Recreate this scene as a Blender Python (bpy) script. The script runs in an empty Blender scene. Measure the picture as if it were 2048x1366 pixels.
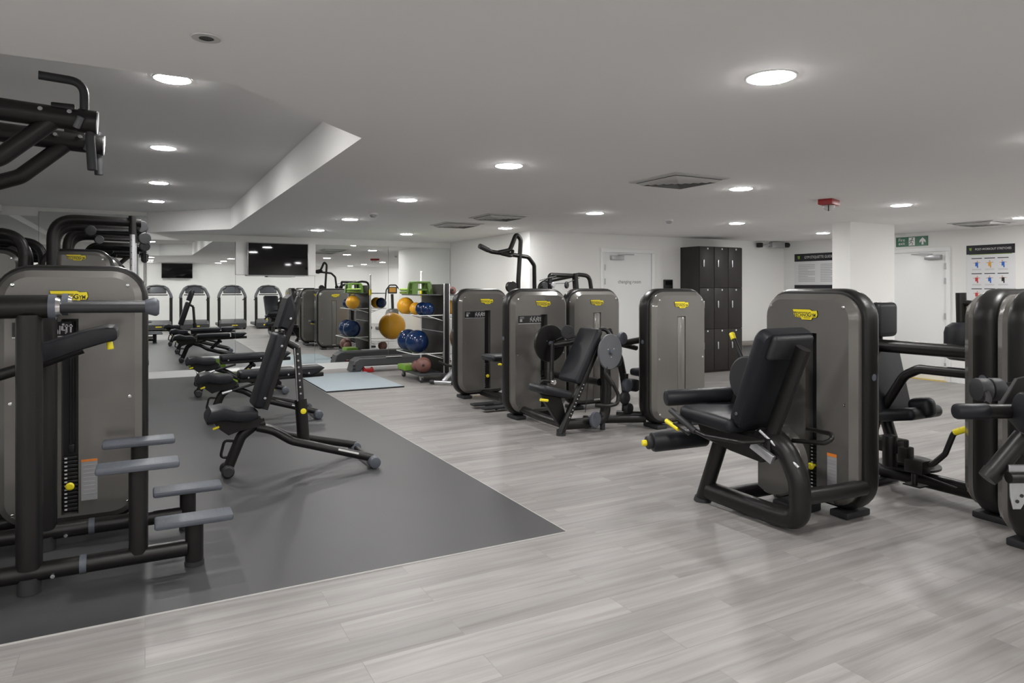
import bpy, bmesh, math, random
from mathutils import Vector, Matrix
random.seed(4)
sc = bpy.context.scene
C = sc.collection
PI = math.pi
V = Vector

# ------------------------------------------------------------------ materials
MATS = {}
def nd(t, ty, **kw):
    n = t.nodes.new(ty)
    for k, v in kw.items():
        setattr(n, k, v)
    return n
def mat(name, col, rough=.5, metal=0., coat=0., bump=0., bscale=200., emit=None, estr=0., var=0., vscale=3., spec=None):
    if name in MATS:
        return MATS[name]
    m = bpy.data.materials.new(name)
    m.use_nodes = True
    t = m.node_tree
    p = t.nodes['Principled BSDF']
    p.inputs['Base Color'].default_value = (*col, 1)
    p.inputs['Roughness'].default_value = rough
    p.inputs['Metallic'].default_value = metal
    p.inputs['Coat Weight'].default_value = coat
    p.inputs['Coat Roughness'].default_value = .08
    if spec is not None:
        p.inputs['Specular IOR Level'].default_value = spec
    tc = nd(t, 'ShaderNodeTexCoord')
    if var:
        n = nd(t, 'ShaderNodeTexNoise'); n.inputs['Scale'].default_value = vscale; n.inputs['Detail'].default_value = 4
        t.links.new(tc.outputs['Object'], n.inputs['Vector'])
        r = nd(t, 'ShaderNodeMapRange'); r.inputs['To Min'].default_value = 1 - var; r.inputs['To Max'].default_value = 1 + var
        t.links.new(n.outputs['Fac'], r.inputs['Value'])
        mx = nd(t, 'ShaderNodeVectorMath', operation='SCALE'); mx.inputs[0].default_value = col
        t.links.new(r.outputs[0], mx.inputs['Scale'])
        t.links.new(mx.outputs[0], p.inputs['Base Color'])
    if bump:
        n = nd(t, 'ShaderNodeTexNoise'); n.inputs['Scale'].default_value = bscale; n.inputs['Detail'].default_value = 3
        t.links.new(tc.outputs['Object'], n.inputs['Vector'])
        b = nd(t, 'ShaderNodeBump'); b.inputs['Strength'].default_value = bump; b.inputs['Distance'].default_value = .002
        t.links.new(n.outputs['Fac'], b.inputs['Height'])
        t.links.new(b.outputs[0], p.inputs['Normal'])
    if emit:
        p.inputs['Emission Color'].default_value = (*emit, 1)
        p.inputs['Emission Strength'].default_value = estr
    MATS[name] = m
    return m

BLACK = mat('black_powder_paint', (.0085, .008, .0078), .38, bump=.12, bscale=400, spec=.38)
COVER = mat('taupe_gloss_cover', (.150, .143, .134), .26, metal=.3, coat=.6)
PAD = mat('dark_upholstery', (.0105, .0116, .0148), .43, bump=.2, bscale=500, spec=.32)
RUB = mat('dark_rubber', (.02, .0205, .023), .55, bump=.2)
GRUB = mat('slate_rubber', (.085, .095, .115), .5, bump=.3, bscale=300)
DISC = mat('slate_disc', (.10, .105, .115), .45)
CHR = mat('chrome', (.75, .75, .76), .16, metal=1)
SIL = mat('brushed_aluminium', (.62, .63, .65), .36, metal=.9, var=.1, vscale=40)
YEL = mat('yellow_plastic', (.86, .72, .02), .4)
BADGE = mat('badge_yellow', (.80, .66, .02), .35)
INK = mat('black_ink', (.012, .012, .012), .5)
WHT = mat('white_print', (.75, .75, .74), .5)
DIM = mat('grey_print', (.38, .38, .38), .5)
SLOT = mat('window_black', (.010, .010, .011), .3)
PLATE = mat('stack_steel', (.02, .02, .021), .4, metal=.2)
WALL = mat('wall_white_paint', (.80, .80, .785), .75, bump=.05, bscale=150)
CEIL = mat('ceiling_white_paint', (.80, .795, .79), .9, var=.012, vscale=1.5)
GLOSSW = mat('door_white_gloss', (.80, .81, .81), .4)
LOCK = mat('locker_dark_oak', (.018, .015, .013), .5, bump=.2, bscale=60, var=.35, vscale=25)
LAMP = mat('downlight_diffuser', (1, 1, 1), .5, emit=(1, .985, .965), estr=250)
SCREEN = mat('screen_glass', (.005, .005, .005), .03, spec=.35)
GREYM = mat('silver_plastic', (.42, .42, .43), .35, metal=.5)
ORANGE = mat('amber_vinyl', (.84, .41, .025), .33, bump=.05, bscale=90)
BLUE = mat('navy_vinyl', (.006, .022, .078), .16)
PINK = mat('dusty_pink_vinyl', (.19, .082, .068), .5, bump=.2, bscale=120)
LIME = mat('lime_plastic', (.22, .36, .035), .4)
OLIVE = mat('leaf_green_plastic', (.105, .20, .03), .45)
GREENF = mat('green_foam', (.16, .33, .03), .7)
RED = mat('red_plastic', (.30, .008, .010), .45)
DKGREY = mat('charcoal_plastic', (.05, .052, .055), .5, bump=.2)
BMAT = mat('pale_blue_grey_rubber', (.30, .35, .385), .42, var=.08, vscale=6)
VENTM = mat('vent_white', (.50, .50, .49), .6)
VENTD = mat('vent_dark', (.06, .06, .06), .8)
SGREEN = mat('sign_green', (.006, .12, .05), .4)
CLEAR = mat('beacon_clear', (.6, .6, .6), .2)
ORTAG = mat('orange_tag', (.75, .22, .03), .5)
STICK = mat('pale_sticker', (.30, .30, .31), .5)
SKIN = mat('tan_print', (.62, .36, .25), .6)
BLUEP = mat('blue_print', (.03, .14, .55), .6)
ORP = mat('orange_print', (.75, .38, .06), .6)
REDP = mat('red_print', (.55, .05, .06), .6)
EDGE = mat('mat_edge_trim', (.50, .49, .48), .4)

def mirror_mat():
    m = bpy.data.materials.new('mirror_silver'); m.use_nodes = True
    p = m.node_tree.nodes['Principled BSDF']
    p.inputs['Base Color'].default_value = (.84, .86, .85, 1)
    p.inputs['Metallic'].default_value = 1; p.inputs['Roughness'].default_value = .0
    return m
MIRROR = mirror_mat()

def wood_floor():
    m = bpy.data.materials.new('grey_oak_planks'); m.use_nodes = True
    t = m.node_tree; p = t.nodes['Principled BSDF']; L = t.links.new
    tc = nd(t, 'ShaderNodeTexCoord')
    br = nd(t, 'ShaderNodeTexBrick'); br.offset = .37; br.offset_frequency = 2
    br.inputs['Scale'].default_value = 1; br.inputs['Brick Width'].default_value = 1.22; br.inputs['Row Height'].default_value = .18
    br.inputs['Mortar Size'].default_value = .0012; br.inputs['Mortar Smooth'].default_value = .3; br.inputs['Bias'].default_value = 0
    br.inputs['Color1'].default_value = (0, 0, 0, 1); br.inputs['Color2'].default_value = (1, 1, 1, 1); br.inputs['Mortar'].default_value = (.5, .5, .5, 1)
    L(tc.outputs['Object'], br.inputs['Vector'])
    # per plank random offset for the grain
    sep = nd(t, 'ShaderNodeVectorMath', operation='MULTIPLY_ADD')
    sep.inputs[1].default_value = (7, 3, 5)
    L(br.outputs['Color'], sep.inputs[0]); L(tc.outputs['Object'], sep.inputs[2])
    mp = nd(t, 'ShaderNodeMapping'); mp.inputs['Scale'].default_value = (.95, 20, 1)
    L(sep.outputs[0], mp.inputs['Vector'])
    n1 = nd(t, 'ShaderNodeTexNoise'); n1.inputs['Scale'].default_value = 1; n1.inputs['Detail'].default_value = 6; n1.inputs['Roughness'].default_value = .6; n1.inputs['Distortion'].default_value = .6
    L(mp.outputs[0], n1.inputs['Vector'])
    mp2 = nd(t, 'ShaderNodeMapping'); mp2.inputs['Scale'].default_value = (.7, 3.2, 1)
    L(sep.outputs[0], mp2.inputs['Vector'])
    n2 = nd(t, 'ShaderNodeTexNoise'); n2.inputs['Scale'].default_value = 1; n2.inputs['Detail'].default_value = 3
    L(mp2.outputs[0], n2.inputs['Vector'])
    r1 = nd(t, 'ShaderNodeValToRGB')
    e = r1.color_ramp.elements
    e[0].position = .28; e[0].color = (.200, .186, .178, 1); e[1].position = .60; e[1].color = (.296, .283, .275, 1)
    L(n1.outputs['Fac'], r1.inputs['Fac'])
    # scale by plank tone and blotches
    a = nd(t, 'ShaderNodeMapRange'); a.inputs['To Min'].default_value = .93; a.inputs['To Max'].default_value = 1.05
    L(br.outputs['Color'], a.inputs['Value'])
    b = nd(t, 'ShaderNodeMapRange'); b.inputs['From Min'].default_value = .3; b.inputs['From Max'].default_value = .7; b.inputs['To Min'].default_value = .80; b.inputs['To Max'].default_value = 1.12
    L(n2.outputs['Fac'], b.inputs['Value'])
    ml = nd(t, 'ShaderNodeMath', operation='MULTIPLY'); L(a.outputs[0], ml.inputs[0]); L(b.outputs[0], ml.inputs[1])
    mf = nd(t, 'ShaderNodeMapRange'); mf.inputs['To Min'].default_value = 1; mf.inputs['To Max'].default_value = .72
    L(br.outputs['Fac'], mf.inputs['Value'])
    m2 = nd(t, 'ShaderNodeMath', operation='MULTIPLY'); L(ml.outputs[0], m2.inputs[0]); L(mf.outputs[0], m2.inputs[1])
    sc_ = nd(t, 'ShaderNodeVectorMath', operation='SCALE'); L(r1.outputs[0], sc_.inputs[0]); L(m2.outputs[0], sc_.inputs['Scale'])
    L(sc_.outputs[0], p.inputs['Base Color'])
    p.inputs['Roughness'].default_value = .43
    bp = nd(t, 'ShaderNodeBump'); bp.inputs['Strength'].default_value = .12; bp.inputs['Distance'].default_value = .002
    L(n1.outputs['Fac'], bp.inputs['Height']); L(bp.outputs[0], p.inputs['Normal'])
    return m
FLOORM = wood_floor()
MATM = mat('grey_rubber_mat', (.050, .050, .052), .48, bump=.2, bscale=250, var=.10, vscale=1.6)

# ------------------------------------------------------------------ geometry helpers
def fillet(pts, rad, seg=6, closed=False):
    pts = [V(p) for p in pts]
    n = len(pts); out = []
    for i, p in enumerate(pts):
        if not closed and i in (0, n - 1):
            out.append(p); continue
        a, b = pts[i - 1], pts[(i + 1) % n]
        r = rad[i] if isinstance(rad, (list, tuple)) else rad
        d1, d2 = (a - p), (b - p)
        l1, l2 = d1.length, d2.length
        if l1 < 1e-6 or l2 < 1e-6:
            out.append(p); continue
        d1.normalize(); d2.normalize()
        ang = d1.angle(d2, PI)
        if ang > PI - .02 or r <= 0:
            out.append(p); continue
        t = min(r / math.tan(ang / 2), l1 * .49, l2 * .49)
        s, e = p + d1 * t, p + d2 * t
        for k in range(seg + 1):
            u = k / seg
            out.append(s * (1 - u) ** 2 + p * 2 * u * (1 - u) + e * u * u)
    return out

def frame_axes(d, up=None):
    d = V(d).normalized()
    up = V(up) if up is not None else (V((0, 0, 1)) if abs(d.z) < .9 else V((1, 0, 0)))
    a = d.cross(up).normalized(); b = a.cross(d).normalized()
    return a, b, d

class B:
    """collects shapes for ONE mesh object"""
    def __init__(s):
        s.bm = bmesh.new()
    def _add(s, vs, fs):
        v = [s.bm.verts.new(p) for p in vs]
        for f in fs:
            try: s.bm.faces.new([v[i] for i in f])
            except ValueError: pass
    def tube(s, pts, r, fr=0, n=12, closed=False, ry=None, up=None, seg=6, ends=None):
        P = fillet(pts, fr, seg, closed) if fr else [V(p) for p in pts]
        m = len(P)
        T = []
        for i in range(m):
            a = P[i - 1] if (closed or i > 0) else P[i]
            b = P[(i + 1) % m] if (closed or i < m - 1) else P[i]
            T.append((b - a).normalized())
        a0, b0, _ = frame_axes(T[0], up)
        rings = []
        cur = a0
        for i in range(m):
            if up is not None:
                a_, b_, _ = frame_axes(T[i], up); cur = a_
            else:
                cur = (cur - T[i] * cur.dot(T[i])).normalized()
            bb = T[i].cross(cur).normalized()
            rr = r if not isinstance(r, (list, tuple)) else r[0] + (r[1] - r[0]) * i / (m - 1)
            r2 = rr if ry is None else ry
            rings.append([P[i] + cur * (rr * math.cos(2 * PI * k / n)) + bb * (r2 * math.sin(2 * PI * k / n)) for k in range(n)])
        vs = [p for R in rings for p in R]
        fs = []
        for i in range(m if closed else m - 1):
            j = (i + 1) % m
            for k in range(n):
                l = (k + 1) % n
                fs.append((i * n + k, i * n + l, j * n + l, j * n + k))
        if not closed:
            fs.append(tuple(range(n))[::-1]); fs.append(tuple((m - 1) * n + k for k in range(n)))
        s._add(vs, fs); return s
    def cyl(s, p0, p1, r, r1=None, n=20, bev=0):
        p0, p1 = V(p0), V(p1); r1 = r if r1 is None else r1
        L = (p1 - p0).length
        if bev:
            return s.lathe([(0, 0), (r - bev, 0), (r - bev * .3, bev * .3), (r, bev), (r1, L - bev), (r1 - bev * .3, L - bev * .3), (r1 - bev, L), (0, L)], p0, p1 - p0, n)
        return s.lathe([(0, 0), (r, 0), (r1, L), (0, L)], p0, p1 - p0, n)
    def lathe(s, prof, o, axis=(0, 0, 1), n=20):
        a, b, d = frame_axes(axis); o = V(o)
        vs = []; idx = []
        for (r, h) in prof:
            if r < 1e-6:
                idx.append([len(vs)]); vs.append(o + d * h)
            else:
                idx.append(list(range(len(vs), len(vs) + n)))
                vs += [o + d * h + a * (r * math.cos(2 * PI * k / n)) + b * (r * math.sin(2 * PI * k / n)) for k in range(n)]
        fs = []
        for A, Bq in zip(idx, idx[1:]):
            for k in range(n):
                l = (k + 1) % n
                if len(A) == 1 and len(Bq) == 1: continue
                if len(A) == 1: fs.append((A[0], Bq[l], Bq[k]))
                elif len(Bq) == 1: fs.append((A[k], A[l], Bq[0]))
                else: fs.append((A[k], A[l], Bq[l], Bq[k]))
        s._add(vs, fs); return s
    def sphere(s, c, r, n=24, m=14, sz=1.):
        prof = [(r * math.sin(PI * i / m), -r * sz * math.cos(PI * i / m)) for i in range(m + 1)]
        prof[0] = (0, -r * sz); prof[-1] = (0, r * sz)
        return s.lathe(prof, c, (0, 0, 1), n)
    def box(s, c, size, bev=0, axes=None, seg=2):
        c = V(c); hx, hy, hz = size[0] / 2, size[1] / 2, size[2] / 2
        ax = [V(a).normalized() for a in axes] if axes else [V((1, 0, 0)), V((0, 1, 0)), V((0, 0, 1))]
        t = bmesh.new()
        bmesh.ops.create_cube(t, size=1)
        for v in t.verts:
            v.co = V((v.co.x * 2 * hx, v.co.y * 2 * hy, v.co.z * 2 * hz))
        if bev:
            bmesh.ops.bevel(t, geom=list(t.edges), offset=bev, segments=seg, affect='EDGES', profile=.5)
        vs = [c + ax[0] * v.co.x + ax[1] * v.co.y + ax[2] * v.co.z for v in t.verts]
        t.verts.index_update()
        s._add(vs, [tuple(v.index for v in f.verts) for f in t.faces]); t.free(); return s
    def prism(s, poly, o, u, v, n, th, bev=0):
        """extrude a 2D polygon (in u,v) along n by th (centred)"""
        o, u, v, n = V(o), V(u).normalized(), V(v).normalized(), V(n).normalized()
        k = len(poly)
        if bev:
            cx = sum(p[0] for p in poly) / k; cy = sum(p[1] for p in poly) / k
            def ins(d):
                out = []
                for i in range(k):
                    a, b, c_ = V(poly[i - 1]), V(poly[i]), V(poly[(i + 1) % k])
                    e1 = (b - a).normalized(); e2 = (c_ - b).normalized()
                    n1 = V((-e1.y, e1.x)); n2 = V((-e2.y, e2.x))
                    h = (n1 + n2)
                    h = h / max(.4, h.length_squared) * 2
                    out.append(b + h * d)
                return out
            area = sum(poly[i - 1][0] * poly[i][1] - poly[i][0] * poly[i - 1][1] for i in range(k))
            sg = 1 if area > 0 else -1
            I = ins(bev * sg)
            loops = [(I, -th / 2), (poly, -th / 2 + bev), (poly, th / 2 - bev), (I, th / 2)]
        else:
            loops = [(poly, -th / 2), (poly, th / 2)]
        vs = []
        for P, h in loops:
            vs += [o + u * p[0] + v * p[1] + n * h for p in P]
        fs = [tuple(range(k))[::-1], tuple((len(loops) - 1) * k + i for i in range(k))]
        for l in range(len(loops) - 1):
            for i in range(k):
                j = (i + 1) % k
                fs.append((l * k + i, l * k + j, (l + 1) * k + j, (l + 1) * k + i))
        s._add(vs, fs); return s
    def loft(s, loops):
        """closed loops of equal length, capped"""
        k = len(loops[0]); vs = [V(p) for L in loops for p in L]
        fs = [tuple(range(k))[::-1], tuple((len(loops) - 1) * k + i for i in range(k))]
        for l in range(len(loops) - 1):
            for i in range(k):
                j = (i + 1) % k
                fs.append((l * k + i, l * k + j, (l + 1) * k + j, (l + 1) * k + i))
        s._add(vs, fs); return s
    def quad(s, *p):
        s._add(p, [tuple(range(len(p)))]); return s
    def mesh(s, name, m, smooth=True):
        bmesh.ops.recalc_face_normals(s.bm, faces=list(s.bm.faces))
        me = bpy.data.meshes.new(name)
        s.bm.to_mesh(me); s.bm.free()
        me.materials.append(m)
        finish(me, smooth)
        return me
    def obj(s, name, m, parent=None, smooth=True, world=None):
        """world=True: coordinates are world ones, made local to the parent chain"""
        if parent is not None and world is not False:
            W = WM[parent.name].inverted()
            for v in s.bm.verts: v.co = W @ (v.co + OFF)
        return link(s.mesh(name, m, smooth), name, parent)

def finish(me, smooth=True):
    if smooth:
        me.polygons.foreach_set('use_smooth', [True] * len(me.polygons))
        me.set_sharp_from_angle(angle=math.radians(32))
WM = {}
OFF = V((0, 0, 0))
def link(me, name, parent=None, loc=None, rz=0):
    o = bpy.data.objects.new(name, me)
    C.objects.link(o)
    L = Matrix.Translation(V(loc or (0, 0, 0))) @ Matrix.Rotation(rz, 4, 'Z')
    o.location = loc or (0, 0, 0); o.rotation_euler = (0, 0, rz)
    if parent is not None:
        o.parent = parent
        WM[o.name] = WM[parent.name] @ L
    else:
        WM[o.name] = L
    return o
def thing(name, label, cat, loc=(0, 0, 0), rz=0, group=None):
    o = link(None, name, None, loc, rz)
    o.empty_display_size = .1
    tag(o, label, cat, group)
    return o
def tag(o, label=None, cat=None, group=None, kind=None):
    if label: o['label'] = label
    if cat: o['category'] = cat
    if group: o['group'] = group
    if kind: o['kind'] = kind
    return o
def struct(name, b, m, parent=None, label=None, smooth=False, cat=None):
    o = b.obj(name, m, parent, smooth)
    if parent is None:
        o['kind'] = 'structure'
        o['label'] = label or name.replace('_', ' ')
        o['category'] = cat or name.split('_')[0]
    return o
def copy_tree(o, parent=None):
    c = o.copy(); C.objects.link(c)
    if parent is not None: c.parent = parent
    for ch in list(o.children): copy_tree(ch, c)
    return c

TXT = {}
def text_verts(s_, size=1., align='CENTER', sx=1., bold=0.):
    key = (s_, align, bold)
    if key not in TXT:
        cu = bpy.data.curves.new('t', 'FONT'); cu.body = s_; cu.size = 1; cu.align_x = align; cu.align_y = 'CENTER'; cu.resolution_u = 3; cu.offset = bold
        o = bpy.data.objects.new('t', cu); C.objects.link(o)
        dg = bpy.context.evaluated_depsgraph_get()
        me = bpy.data.meshes.new_from_object(o.evaluated_get(dg))
        TXT[key] = ([v.co.copy() for v in me.vertices], [tuple(p.vertices) for p in me.polygons])
        bpy.data.objects.remove(o); bpy.data.curves.remove(cu); bpy.data.meshes.remove(me)
    vs, fs = TXT[key]
    return [V((v.x * size * sx, v.y * size, 0)) for v in vs], fs
def add_text(b, s_, o, u, v, size, align='CENTER', sx=1., bold=0.):
    o, u, v = V(o), V(u).normalized(), V(v).normalized()
    vs, fs = text_verts(s_, size, align, sx, bold)
    b._add([o + u * p.x + v * p.y for p in vs], fs)
    return b

X_, Y_, Z_ = V((1, 0, 0)), V((0, 1, 0)), V((0, 0, 1))
def rrect(hw, z0, z1, r, seg=8):
    """rounded rectangle loop in x,z"""
    out = []
    for cx, cz, a0 in ((hw - r, z0 + r, -PI / 2), (hw - r, z1 - r, 0), (-hw + r, z1 - r, PI / 2), (-hw + r, z0 + r, PI)):
        for k in range(seg + 1):
            a = a0 + PI / 2 * k / seg
            out.append((cx + r * math.cos(a), cz + r * math.sin(a)))
    return out

def boolean(me, cutters, name):
    o = bpy.data.objects.new('tmp', me); C.objects.link(o)
    objs = [o]
    for cm in cutters:
        c = bpy.data.objects.new('cut', cm); C.objects.link(c); objs.append(c)
        md = o.modifiers.new('b', 'BOOLEAN'); md.operation = 'DIFFERENCE'; md.solver = 'EXACT'; md.object = c
    dg = bpy.context.evaluated_depsgraph_get()
    out = bpy.data.meshes.new_from_object(o.evaluated_get(dg))
    out.name = name
    for x in objs: bpy.data.objects.remove(x)
    finish(out)
    return out

# ------------------------------------------------------------------ the shell of the room
HC, HR = 2.43, 2.76
XL, XR, YN, YM, X3, Y4 = -3.2, 11.37, -3.0, 12.8, 5.46, 9.55

b = B(); b.quad((XL, YN, 0), (XR, YN, 0), (XR, YM, 0), (XL, YM, 0))
struct('floor', b, FLOORM, label='pale grey oak plank floor')
b = B()
b.quad((XL, YN, HC), (XR, YN, HC), (XR, 3.34, HC), (XL, 3.34, HC))
b.quad((.36, 3.34, HC), (1.18, 3.34, HC), (1.18, 4.16, HC))
b.quad((1.18, 3.34, HC), (XR, 3.34, HC), (XR, Y4, HC), (1.18, Y4, HC))
b.quad((1.18, Y4, HC), (X3, Y4, HC), (X3, YM, HC), (1.18, YM, HC))
b.quad((1.18, 11.5, HC), (1.18, YM, HC), (.03, YM, HC))
b.quad((XL, 3.34, HR), (.36, 3.34, HR), (1.18, 4.16, HR), (1.18, 11.5, HR), (.03, YM, HR), (XL, YM, HR))
edge = [(XL, 3.34), (.36, 3.34), (1.18, 4.16), (1.18, 11.5), (.03, YM)]
for (x0, y0), (x1, y1) in zip(edge, edge[1:]):
    b.quad((x0, y0, HC), (x1, y1, HC), (x1, y1, HR), (x0, y0, HR))
struct('ceiling', b, CEIL, label='white ceiling with a long raised recess over the mat')
b = B(); b.box((-2.55, 8.07, (2.66 + HR) / 2), (1.28, 9.44, HR - 2.662))
struct('trim_1', b, CEIL, label='low white ceiling step along the left of the recess')
b = B(); b.quad((XL, YM, 0), (X3, YM, 0), (X3, YM, HR), (XL, YM, HR)); struct('wall_back', b, WALL, label='white end wall carrying the mirrors')
b = B(); b.quad((X3, Y4, 0), (X3, YM, 0), (X3, YM, HC), (X3, Y4, HC)); struct('wall_return', b, WALL, label='white side wall behind the ball rack')
b = B(); b.quad((X3, Y4, 0), (XR, Y4, 0), (XR, Y4, HC), (X3, Y4, HC)); struct('wall_far', b, WALL, label='white wall with the changing room door')
b = B(); b.quad((XR, YN, 0), (XR, Y4, 0), (XR, Y4, HC), (XR, YN, HC)); struct('wall_right', b, WALL, label='white wall with the fire exit door')
b = B(); b.quad((XL, YN, 0), (XR, YN, 0), (XR, YN, HC), (XL, YN, HC)); struct('wall_near', b, WALL, label='white wall behind the treadmills')
b = B(); b.quad((XL, YN, 0), (XL, YM, 0), (XL, YM, HR), (XL, YN, HR)); struct('wall_left', b, WALL, label='white wall on the left')
b = B(); b.box((9.12, 6.26, HC / 2), (1.0, .28, HC)); o = struct('wall_column', b, WALL, label='square white column in front of the fire exit door')
b = B(); b.box(((XL + X3) / 2, YM - .012, .06), (X3 - XL - .002, .022, .12)); struct('baseboard_back', b, GLOSSW, label='white skirting under the mirrors')
b = B(); b.box((X3 - .011, (Y4 + YM) / 2 - .02, .05), (.018, YM - Y4 - .05, .1)); struct('baseboard_return', b, GLOSSW)
b = B(); b.box(((X3 + 6.8) / 2, Y4 - .011, .05), (6.8 - X3, .018, .1)); struct('baseboard_far', b, GLOSSW)
b = B(); b.box((XR - .011, 4.7, .05), (.018, 3.0, .1)); struct('baseboard_right', b, GLOSSW)
# floor covering
b = B(); b.box(((XL + 2.28) / 2 + .0, (3.54 + YM - .03) / 2, .003), (2.28 - XL, YM - .03 - 3.54, .006))
tag(b.obj('floor_mat', MATM, None, False), 'large dark grey rubber floor covering under the benches and the left machines', 'floor mat', kind='structure')
b = B(); b.box(((XL + 2.28) / 2, 3.535, .0035), (2.28 - XL, .005, .007)); struct('trim_2', b, EDGE, label='thin pale trim along the front edge of the dark mat')
b = B(); b.box((2.285, 8.14, .0035), (.005, 9.2, .007)); struct('trim_3', b, EDGE, label='thin pale trim along the right edge of the dark mat')
# boxed panel that carries the screen on the mirror wall
b = B(); b.box((2.07, YM - .05, 2.025), (1.36, .098, .57)); struct('wall_panel', b, WALL, label='white boxed panel behind the wall screen')

# mirrors
def mirror(x0, x1, z0, z1, label, tilt=0.):
    w, h = x1 - x0 - .004, z1 - z0
    b = B(); b.box((0, 0, 0), (w, .006, h))
    o = b.obj('wall_mirror', MIRROR, None, False)
    o.location = ((x0 + x1) / 2, YM - .018, (z0 + z1) / 2)
    o.rotation_euler = (tilt, 0, 0)
    tag(o, label, 'mirror', 'mirror panels on the end wall')
TL = math.radians(.06)
mirror(-3.15, -1.45, .122, 2.62, 'tall wall mirror panel at the far left behind the cable stations', TL)
mirror(-1.45, .03, .122, 2.70, 'tall wall mirror panel directly behind the silver cable columns', TL)
mirror(.03, 1.39, .122, 2.31, 'wall mirror panel left of the wall screen reflecting the treadmills', TL)
mirror(1.39, 2.75, .122, 1.735, 'wall mirror panel below the wall screen', TL)
mirror(2.75, 4.15, .122, 2.31, 'wall mirror panel right of the screen behind the black step deck')
mirror(4.15, 5.44, .122, 2.31, 'wall mirror panel in the corner behind the ball rack')

# ------------------------------------------------------------------ doors
def closer(parent, c, u, n, flip=1):
    b = B(); b.box(V(c) + V(n) * .045, (.26, .07, .075), .008, (u, n, Z_)); h = b.obj('door_closer', GREYM, parent)
    b = B(); b.tube([V(c) + V(n) * .06 + Z_ * .05, V(c) + V(n) * .17 + V(u) * .12 * flip + Z_ * .055, V(c) + V(n) * .05 + V(u) * .36 * flip + Z_ * .06], .007, n=8); b.obj('closer_arm', GREYM, h)
def door(name, label, c0, u, n, w, h, hinge_side, closer_pos):
    """c0 = left bottom corner on the wall, u along the wall, n out of the wall"""
    c0, u, n = V(c0), V(u), V(n)
    d = link(None, name, None, c0); d['kind'] = 'structure'; d['label'] = label; d['category'] = 'door'
    b = B()
    f = .07
    b.box(c0 + u * (-f / 2) + n * .016 + Z_ * (h / 2), (f, .03, h), .004, (u, n, Z_))
    b.box(c0 + u * (w + f / 2) + n * .016 + Z_ * (h / 2), (f, .03, h), .004, (u, n, Z_))
    b.box(c0 + u * (w / 2) + n * .016 + Z_ * (h + f / 2), (w + 2 * f, .03, f), .004, (u, n, Z_))
    b.obj('door_frame', GLOSSW, d)
    b = B(); b.box(c0 + u * (w / 2) + n * .008 + Z_ * (h / 2 + .004), (w - .012, .014, h - .012), .002, (u, n, Z_)); b.obj('door_leaf', GLOSSW, d)
    hx = 0 if hinge_side < 0 else w
    for hz in (.25, 1.05, 1.62, 1.86):
        b = B(); b.cyl(c0 + u * hx + n * .036 + Z_ * (hz - .05), c0 + u * hx + n * .036 + Z_ * (hz + .05), .011, n=10); b.obj('hinge', GREYM, d)
    closer(d, c0 + u * closer_pos + Z_ * (h - .09), u, n, -hinge_side)
    return d
d1 = door('door_1', 'white door lettered changing room', (6.92, Y4 - .001, 0), X_, -Y_, 1.03, 2.12, -1, .25)
b = B(); add_text(b, 'changing room', (7.46, Y4 - .018, 1.615), X_, Z_, .085); b.obj('lettering', mat('grey_lettering', (.12, .12, .12), .5), d1, False)
d2 = door('door_2', 'white fire exit door beside the stretches poster', (XR - .001, 7.27, 0), -Y_, -X_, .90, 2.10, 1, .72)
b = B(); b.box((XR - .05, 6.8, .004), (.06, .9, .006)); struct('trim_4', b, mat('yellow_strip', (.7, .5, .08), .5), label='yellow strip along the foot of the fire exit door')

# ------------------------------------------------------------------ ceiling fittings
R_IN = .10
def downlight(x, y, z, label, group):
    t = thing('ceiling_downlight', label, 'ceiling light', (x, y, z), 0, group)
    if 'ring' not in CACHE:
        b = B(); b.lathe([(R_IN, -.001), (R_IN + .012, -.001), (R_IN + .012, -.004), (R_IN + .004, -.0065), (R_IN, -.006), (R_IN, -.001)], (0, 0, 0), n=32); CACHE['ring'] = b.mesh('bezel', GLOSSW)
        b = B(); b.lathe([(0, -.001), (R_IN, -.001), (R_IN, -.006), (R_IN * .92, -.0095), (R_IN * .7, -.012), (0, -.0135)], (0, 0, 0), n=32); CACHE['lens'] = b.mesh('diffuser', LAMP)
    link(CACHE['ring'], 'bezel', t); link(CACHE['lens'], 'diffuser', t)
CACHE = {}
G = 'recessed ceiling downlights'
for y, l in ((4.57, 'nearest'), (6.85, 'second nearest'), (9.15, 'third'), (11.1, 'farthest')):
    downlight(.145, y, HR, 'round recessed downlight in the raised dark recess, %s of its four' % l, G)
for y, l in ((2.1, 'large bright round downlight at upper right, nearest of the middle ceiling row'), (4.55, 'round downlight second from the front in the middle row right of the recess'),
             (6.82, 'round downlight third in the middle row right of the recess'), (9.09, 'round downlight fourth in the row, just left of the smoke detector'), (11.04, 'round downlight at the far end of the middle row near the mirror wall')):
    downlight(2.42, y, HC, l, G)
for y, l in ((4.58, 'round downlight right of the large square air vent'), (6.92, 'round downlight over the middle machines, left of the ceiling sensor'), (9.3, 'small round downlight just left of the bright wall corner')):
    downlight(4.88, y, HC, l, G)
downlight(3.93, 11.11, HC, 'small round downlight above the ball rack', G)
downlight(7.41, 4.64, HC, 'round downlight right of the red beacon', G)
downlight(7.41, 7.03, HC, 'round downlight above the dark lockers', G)
downlight(10.12, 4.71, HC, 'downlight at the right edge above the stretches poster', G)
downlight(10.0, 7.6, HC, 'downlight hidden behind the white column', 'downlights by the fire exit door')
for x in (-2.2, .145, 2.42, 4.88, 7.41, 10.0):
    for y in (-.25, -2.2):
        downlight(x, y, HC, 'round downlight on the ceiling behind the camera', 'downlights behind the camera')
for x in (-2.2, .145, 4.88, 7.41, 10.0):
    downlight(x, 2.1, HC, 'round downlight on the ceiling above the camera', 'downlights above the camera')

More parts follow.
